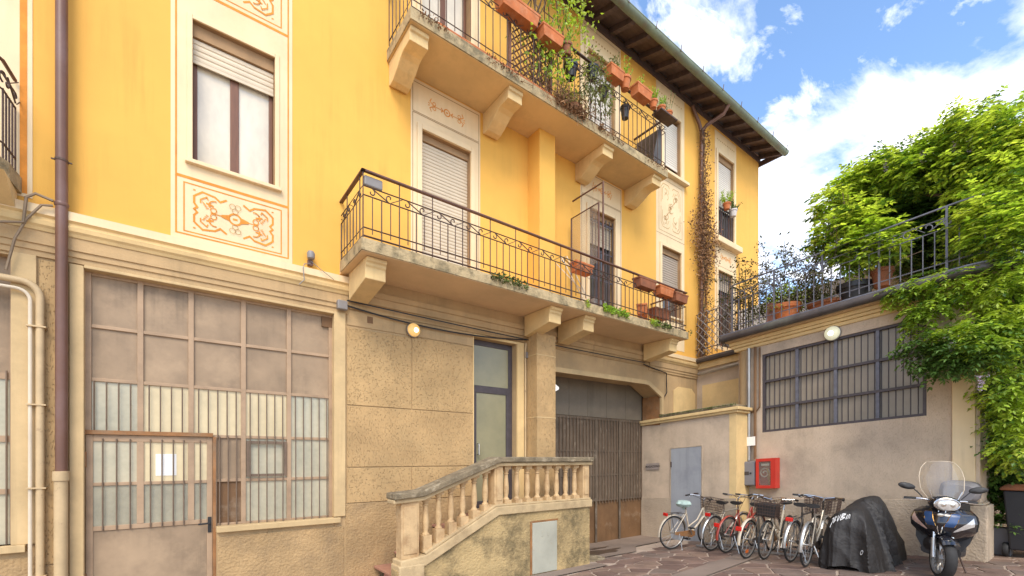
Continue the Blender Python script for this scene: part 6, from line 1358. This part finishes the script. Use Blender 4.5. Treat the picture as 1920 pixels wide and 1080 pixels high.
# ================================================================== SCOOTER
SC = empty('motor_scooter', (7.74, 1.385, G(0, 1.41) + 0.018), 'glossy black motor scooter with clear windscreen parked by the pilaster', 'scooter', local=True)
SC.rotation_euler = (R(-4), 0, R(183)); SC.scale = (0.97, 0.97, 0.97)
WR = 0.265
def rot_front(mb, deg=27):
    m_ = Matrix.Translation((-0.12, 0, 0)) @ Matrix.Rotation(R(deg), 4, 'Z') @ Matrix.Translation((0.12, 0, 0)); return mb.xf(m_)
def scooter_wheel(cx, steer, wd=0.055):
    w = empty('wheel', (cx, 0, WR), parent=SC); W[w] = Vector((cx, 0, WR)); fx_ = (lambda m: rot_front(m)) if steer else (lambda m: m)
    tp = [(WR - 0.075, -wd), (WR - 0.03, -wd * 1.05), (WR - 0.008, -wd * 0.7), (WR, 0), (WR - 0.008, wd * 0.7), (WR - 0.03, wd * 1.05), (WR - 0.075, wd)]
    part('tyre', fx_(MB().lathe(tp, (cx, 0, WR), 'y', 40, cap=False)), 'tyre', w, True)
    part('rim', fx_(MB().lathe([(WR - 0.076, -wd), (WR - 0.066, -wd - .004), (WR - .066, -wd * .6), (WR - 0.095, -wd * .5), (WR - 0.095, wd * .5), (WR - .066, wd * .6), (WR - 0.066, wd + .004), (WR - 0.076, wd)], (cx, 0, WR), 'y', 40, cap=False)), 'alu', w, True)
    sp = MB()
    for k in range(5):
        a = 2 * math.pi * k / 5 + .3
        for da in (-.30, .30): sp.tube([(cx + .035 * math.cos(a), -.01, WR + .035 * math.sin(a)), (cx + .10 * math.cos(a + da * .35), -.025, WR + .10 * math.sin(a + da * .35)), (cx + (WR - .09) * math.cos(a + da), -.02, WR + (WR - .09) * math.sin(a + da))], 0.014, 6)
    part('spokes', fx_(sp), 'alu', w, True); part('hub', fx_(MB().lathe([(.05, -.06), (.05, .06)], (cx, 0, WR), 'y', 16)), 'alu', w, True); part('brake_disc', fx_(MB().lathe([(.11, .03), (.11, .034)], (cx, 0, WR), 'y', 24)), 'grey_pipe', w)
scooter_wheel(0, True); scooter_wheel(-1.38, False, 0.06)
fk = MB()
for s in (-1, 1): fk.tube([(0, s * .095, WR), (-.02, s * .095, WR + .03), (-.05, s * .095, .52)], .027, 10)
part('fork', rot_front(fk), 'alu', SC, True)
fk2 = MB()
for s in (-1, 1): fk2.tube([(-.045, s * .095, .50), (-.09, s * .09, .70)], .017, 8)
part('fork_stanchion', rot_front(fk2), 'chrome', SC, True)
def fender(u, v): a = R(48 + 122 * u); t = (v - .5) * 2; rad = WR + .04 - .03 * t * t; return (rad * math.cos(a) * 1.02, t * .085, WR + rad * math.sin(a))
part('front_fender', rot_front(MB().grid(fender, 18, 8)), 'black_paint', SC, True)
# front shield
tabw = [(0, .15), (.15, .235), (.4, .315), (.65, .325), (.85, .30), (1, .23)]
def lerp_tab(t, x):
    for (a, p), (b, q) in zip(t, t[1:]):
        if x <= b: k = (x - a) / (b - a); return p + (q - p) * k
    return t[-1][1]
def shield(u, v, off=0.0):
    w = lerp_tab(tabw, v); t = 2 * u - 1; nose = lerp_tab([(0, -.11), (.35, .0), (.6, .035), (.85, .0), (1, -.07)], v)
    x = nose - .20 * abs(t) ** 2.2 + off + .018 * max(0, 1 - (abs(t) / .28) ** 2); return (x, t * w, .47 + .43 * v)
part('front_shield', MB().grid(shield, 32, 20), 'black_paint', SC, True)
def back(u, v): x, y, z = shield(u, v); return (-.30 - .05 * v, y * .95, z)
part('leg_shield', MB().grid(lambda u, v: (-.27 - .10 * v + .02 * abs(2 * u - 1), (2 * u - 1) * lerp_tab([(0, .17), (.3, .27), (.8, .28), (1, .20)], v), .30 + .60 * v), 12, 10), 'black_matt', SC, True)
for s in (-1, 1):
    part('shield_side', MB().grid(lambda u, v: tuple(Vector(shield(1 if s > 0 else 0, v)).lerp(Vector((-.30 - .05 * v, s * lerp_tab(tabw, v) * 1.02, .45 + .45 * v)), u)), 4, 12), 'black_paint', SC, True)
def patch(uvs, off=.006): return MB().poly([shield(u, v, off) for u, v in uvs])
part('centre_grille', patch([(.43, .98), (.57, .98), (.535, .42), (.515, .24), (.485, .24), (.465, .42)], .014), 'black_matt', SC)
part('grille_trim', MB().tube([shield(u, v, .016) for u, v in ((.43, .97), (.465, .42), (.485, .25))], .006, 5).tube([shield(u, v, .016) for u, v in ((.57, .97), (.535, .42), (.515, .25))], .006, 5).tube([shield(u, v, .018) for u, v in ((.43, .97), (.5, .985), (.57, .97))], .005, 5), 'chrome', SC, True)
part('badge', MB().lathe([(.030, 0), (.026, .008), (.001, .010)], (0, 0, 0), 'x', 16).xf(Matrix.Translation(shield(.5, .84, .018)) @ Matrix.Diagonal((1, 1.2, .75, 1))), 'chrome', SC, True)
for s in (0, 1):
    m = (lambda u: u) if s == 0 else (lambda u: 1 - u)
    g = MB()
    def slot(a, b): 
        return MB().grid(lambda u, v: shield(m((.20 + .135 * u) + (.09 + .015 * u) * (1 - v)), .50 + .40 * v, .008), 4, 8)
    part('side_grille', slot(0, 0), 'blue_grille', SC, True)
    part('grille_trim', MB().tube([shield(m(.20 + .09 * (1 - v)), .50 + .40 * v, .010) for v in (0, .5, 1)] + [shield(m(.335), .90, .010)] + [shield(m(.335 + .105 * (1 - v)), .50 + .40 * v, .010) for v in (1, .5, 0)], .004, 4), 'brass', SC, True)
    part('turn_signal', MB().grid(lambda u, v: shield(m(.03 + .26 * u), (.34 + .22 * (1 - u)) + (.05 + .20 * (1 - u)) * v, .007), 8, 4), 'lens_amber' if s == 0 else 'lens', SC, True)
# handlebar cowl with headlight (turned with the bars)
def cowl_ring(x, w, z, h, n=18): return [(x, w * math.cos(2 * math.pi * k / n), z + h * math.sin(2 * math.pi * k / n)) for k in range(n)]
part('handlebar_cowl', rot_front(MB().loft([cowl_ring(-.26, .10, .97, .07), cowl_ring(-.16, .16, .98, .10), cowl_ring(-.06, .155, .975, .095), cowl_ring(-.03, .13, .97, .08)])), 'black_paint', SC, True)
part('headlight', rot_front(MB().loft([cowl_ring(-.035, .125, .965, .075), cowl_ring(-.005, .105, .962, .062), cowl_ring(.005, .05, .962, .03)])), 'lens', SC, True)
part('headlight_trim', rot_front(MB().tube([(-.03, .13 * math.cos(2 * math.pi * k / 20), .966 + .08 * math.sin(2 * math.pi * k / 20)) for k in range(20)], .008, 6, closed=True)), 'chrome', SC, True)
part('headlight_bulb', rot_front(MB().lathe([(.03, -.01), (.028, .006), (.001, .012)], (.0, -.045, .965), 'x', 12).lathe([(.03, -.01), (.028, .006), (.001, .012)], (.0, .045, .965), 'x', 12)), 'chrome', SC, True)
part('steering_neck', MB().box(-.24, -.10, -.12, .12, .86, .93), 'black_matt', SC, bevel=.02)
part('handlebar', rot_front(MB().tube([(-.24, -.37, 1.0), (-.18, -.22, 1.01), (-.16, 0, .99), (-.18, .22, 1.01), (-.24, .37, 1.0)], .014, 8)), 'chrome', SC, True)
for s in (-1, 1):
    part('grip', rot_front(MB().tube([(-.245, s * .38, 1.0), (-.20, s * .26, 1.008)], .019, 8)), 'saddle', SC, True); part('brake_lever', rot_front(MB().tube([(-.14, s * .22, 1.0), (-.12, s * .30, .995), (-.16, s * .42, .99)], .008, 6)), 'chrome', SC, True)
    part('mirror_stalk', rot_front(MB().tube([(-.19, s * .20, 1.03), (-.20, s * .25, 1.09), (-.22, s * .30, 1.14)], .007, 6)), 'black_matt', SC, True)
    mm = MB().loft([[(-.20 - dx, s * (.30 + .07) + s * a * math.cos(2 * math.pi * k / 14), 1.165 + b * math.sin(2 * math.pi * k / 14) + s * 0 + .25 * (a * math.cos(2 * math.pi * k / 14)) * .6) for k in range(14)] for dx, a, b in ((-.02, .05, .02), (0, .092, .042), (.02, .095, .045), (.03, .085, .038))])
    part('mirror', rot_front(mm), 'black_matt', SC, True)
def screen(u, v):
    t = 2 * u - 1; w = lerp_tab([(0, .15), (.25, .225), (.6, .235), (.85, .21), (1, .15)], v); return (-.05 - .16 * v - .11 * t * t, t * w, 1.02 + .50 * v - .02 * t * t * v)
part('windscreen', rot_front(MB().grid(screen, 18, 16)), 'clear', SC, True)
part('windscreen_rim', rot_front(MB().tube([screen(0, k / 10) for k in range(11)] + [screen(k / 10, 1) for k in range(1, 10)] + [screen(1, 1 - k / 10) for k in range(11)], .004, 5)), 'white_pipe', SC, True)
part('screen_bracket', rot_front(MB().tube([(-.10, -.12, 1.0), (-.10, -.17, 1.14)], .007, 5).tube([(-.10, .12, 1.0), (-.10, .17, 1.14)], .007, 5)), 'chrome', SC, True)
# body behind the shield
def bring(x, w, z0, z1, n=16): return [(x, w * math.copysign(abs(math.cos(2 * math.pi * k / n)) ** .6, math.cos(2 * math.pi * k / n)), (z0 + z1) / 2 + (z1 - z0) / 2 * math.copysign(abs(math.sin(2 * math.pi * k / n)) ** .6, math.sin(2 * math.pi * k / n))) for k in range(n)]
part('footboard', MB().loft([bring(-.22, .20, .26, .40), bring(-.5, .22, .24, .34), bring(-.75, .20, .24, .40)]), 'black_matt', SC, True)
part('tail_body', MB().loft([bring(-.66, .14, .28, .60), bring(-.85, .22, .30, .74), bring(-1.15, .26, .36, .78), bring(-1.45, .22, .48, .80), bring(-1.72, .12, .62, .80)]), 'black_paint', SC, True)
part('seat', MB().loft([bring(-.70, .11, .72, .79), bring(-.85, .16, .74, .83), bring(-1.15, .17, .75, .85), bring(-1.25, .16, .77, .90), bring(-1.62, .13, .79, .89)]), 'saddle', SC, True)
part('top_case', MB().loft([bring(-1.48, .17, .93, 1.16), bring(-1.56, .225, .90, 1.22), bring(-1.82, .225, .90, 1.22), bring(-1.88, .19, .93, 1.18)]), 'grey_box', SC, True)
part('engine_case', MB().loft([bring(-.95, .10, .18, .36), bring(-1.2, .13, .17, .38), bring(-1.45, .10, .20, .36)]), 'alu', SC, True)
part('exhaust', MB().tube([(-1.0, -.16, .24), (-1.25, -.19, .25), (-1.65, -.20, .36)], .05, 10), 'grey_pipe', SC, True)
part('belly', MB().loft([bring(-.05, .10, .42, .50), bring(-.15, .16, .34, .52), bring(-.28, .19, .28, .50)]), 'black_matt', SC, True)
part('side_stand', MB().tube([(-.62, .14, .26), (-.60, .24, .005)], .012, 6), 'iron', SC, True)

# ================================================================== BIN AND POT AT THE RIGHT EDGE
BN = empty('wheeled_waste_bin', (10.35, 0.78, G(0, .78)), 'dark wheeled waste bin with reddish brown lid at the right edge', 'waste bin')
def rect(x0, x1, y0, y1, z): return [(x0, y0, z), (x1, y0, z), (x1, y1, z), (x0, y1, z)]
part('body', MB().loft([rect(10.12, 10.62, .52, .98, .06), rect(10.05, 10.68, .44, 1.04, .95)]), 'black_plastic', BN, bevel=.02)
part('lid', MB().loft([rect(10.0, 10.72, .40, 1.07, .96), rect(10.0, 10.72, .40, 1.07, 1.0), rect(10.1, 10.66, .46, 1.0, 1.05)]), 'terracotta_dark', BN, bevel=.02)
for x in (10.2, 10.55): part('wheel', MB().lathe([(.10, -.03), (.11, -.01), (.11, .02), (.10, .035)], (x, 1.02, .05), 'y', 18), 'tyre', BN, True)
FP = empty('potted_fern', (10.45, 1.16, G(0, 1.16)), 'green feathery shrub in grey square pot beside the bin', 'potted plant')
fe = MB()
for i in range(70):
    a = random.uniform(0, 6.28); pinnate(fe, Vector((10.42 + .05 * math.cos(a), 1.08 + .05 * math.sin(a), .42)), Vector((math.cos(a), math.sin(a), random.uniform(.2, 1.6))), random.uniform(.25, .42), 6, .06, 1.0)
part('pot', MB().loft([rect(10.30, 10.52, .98, 1.18, -.06), rect(10.27, 10.55, .95, 1.20, .36)]), 'grey_box', FP, bevel=.01); part('foliage', fe, 'leaf_dark', FP, kind='stuff')
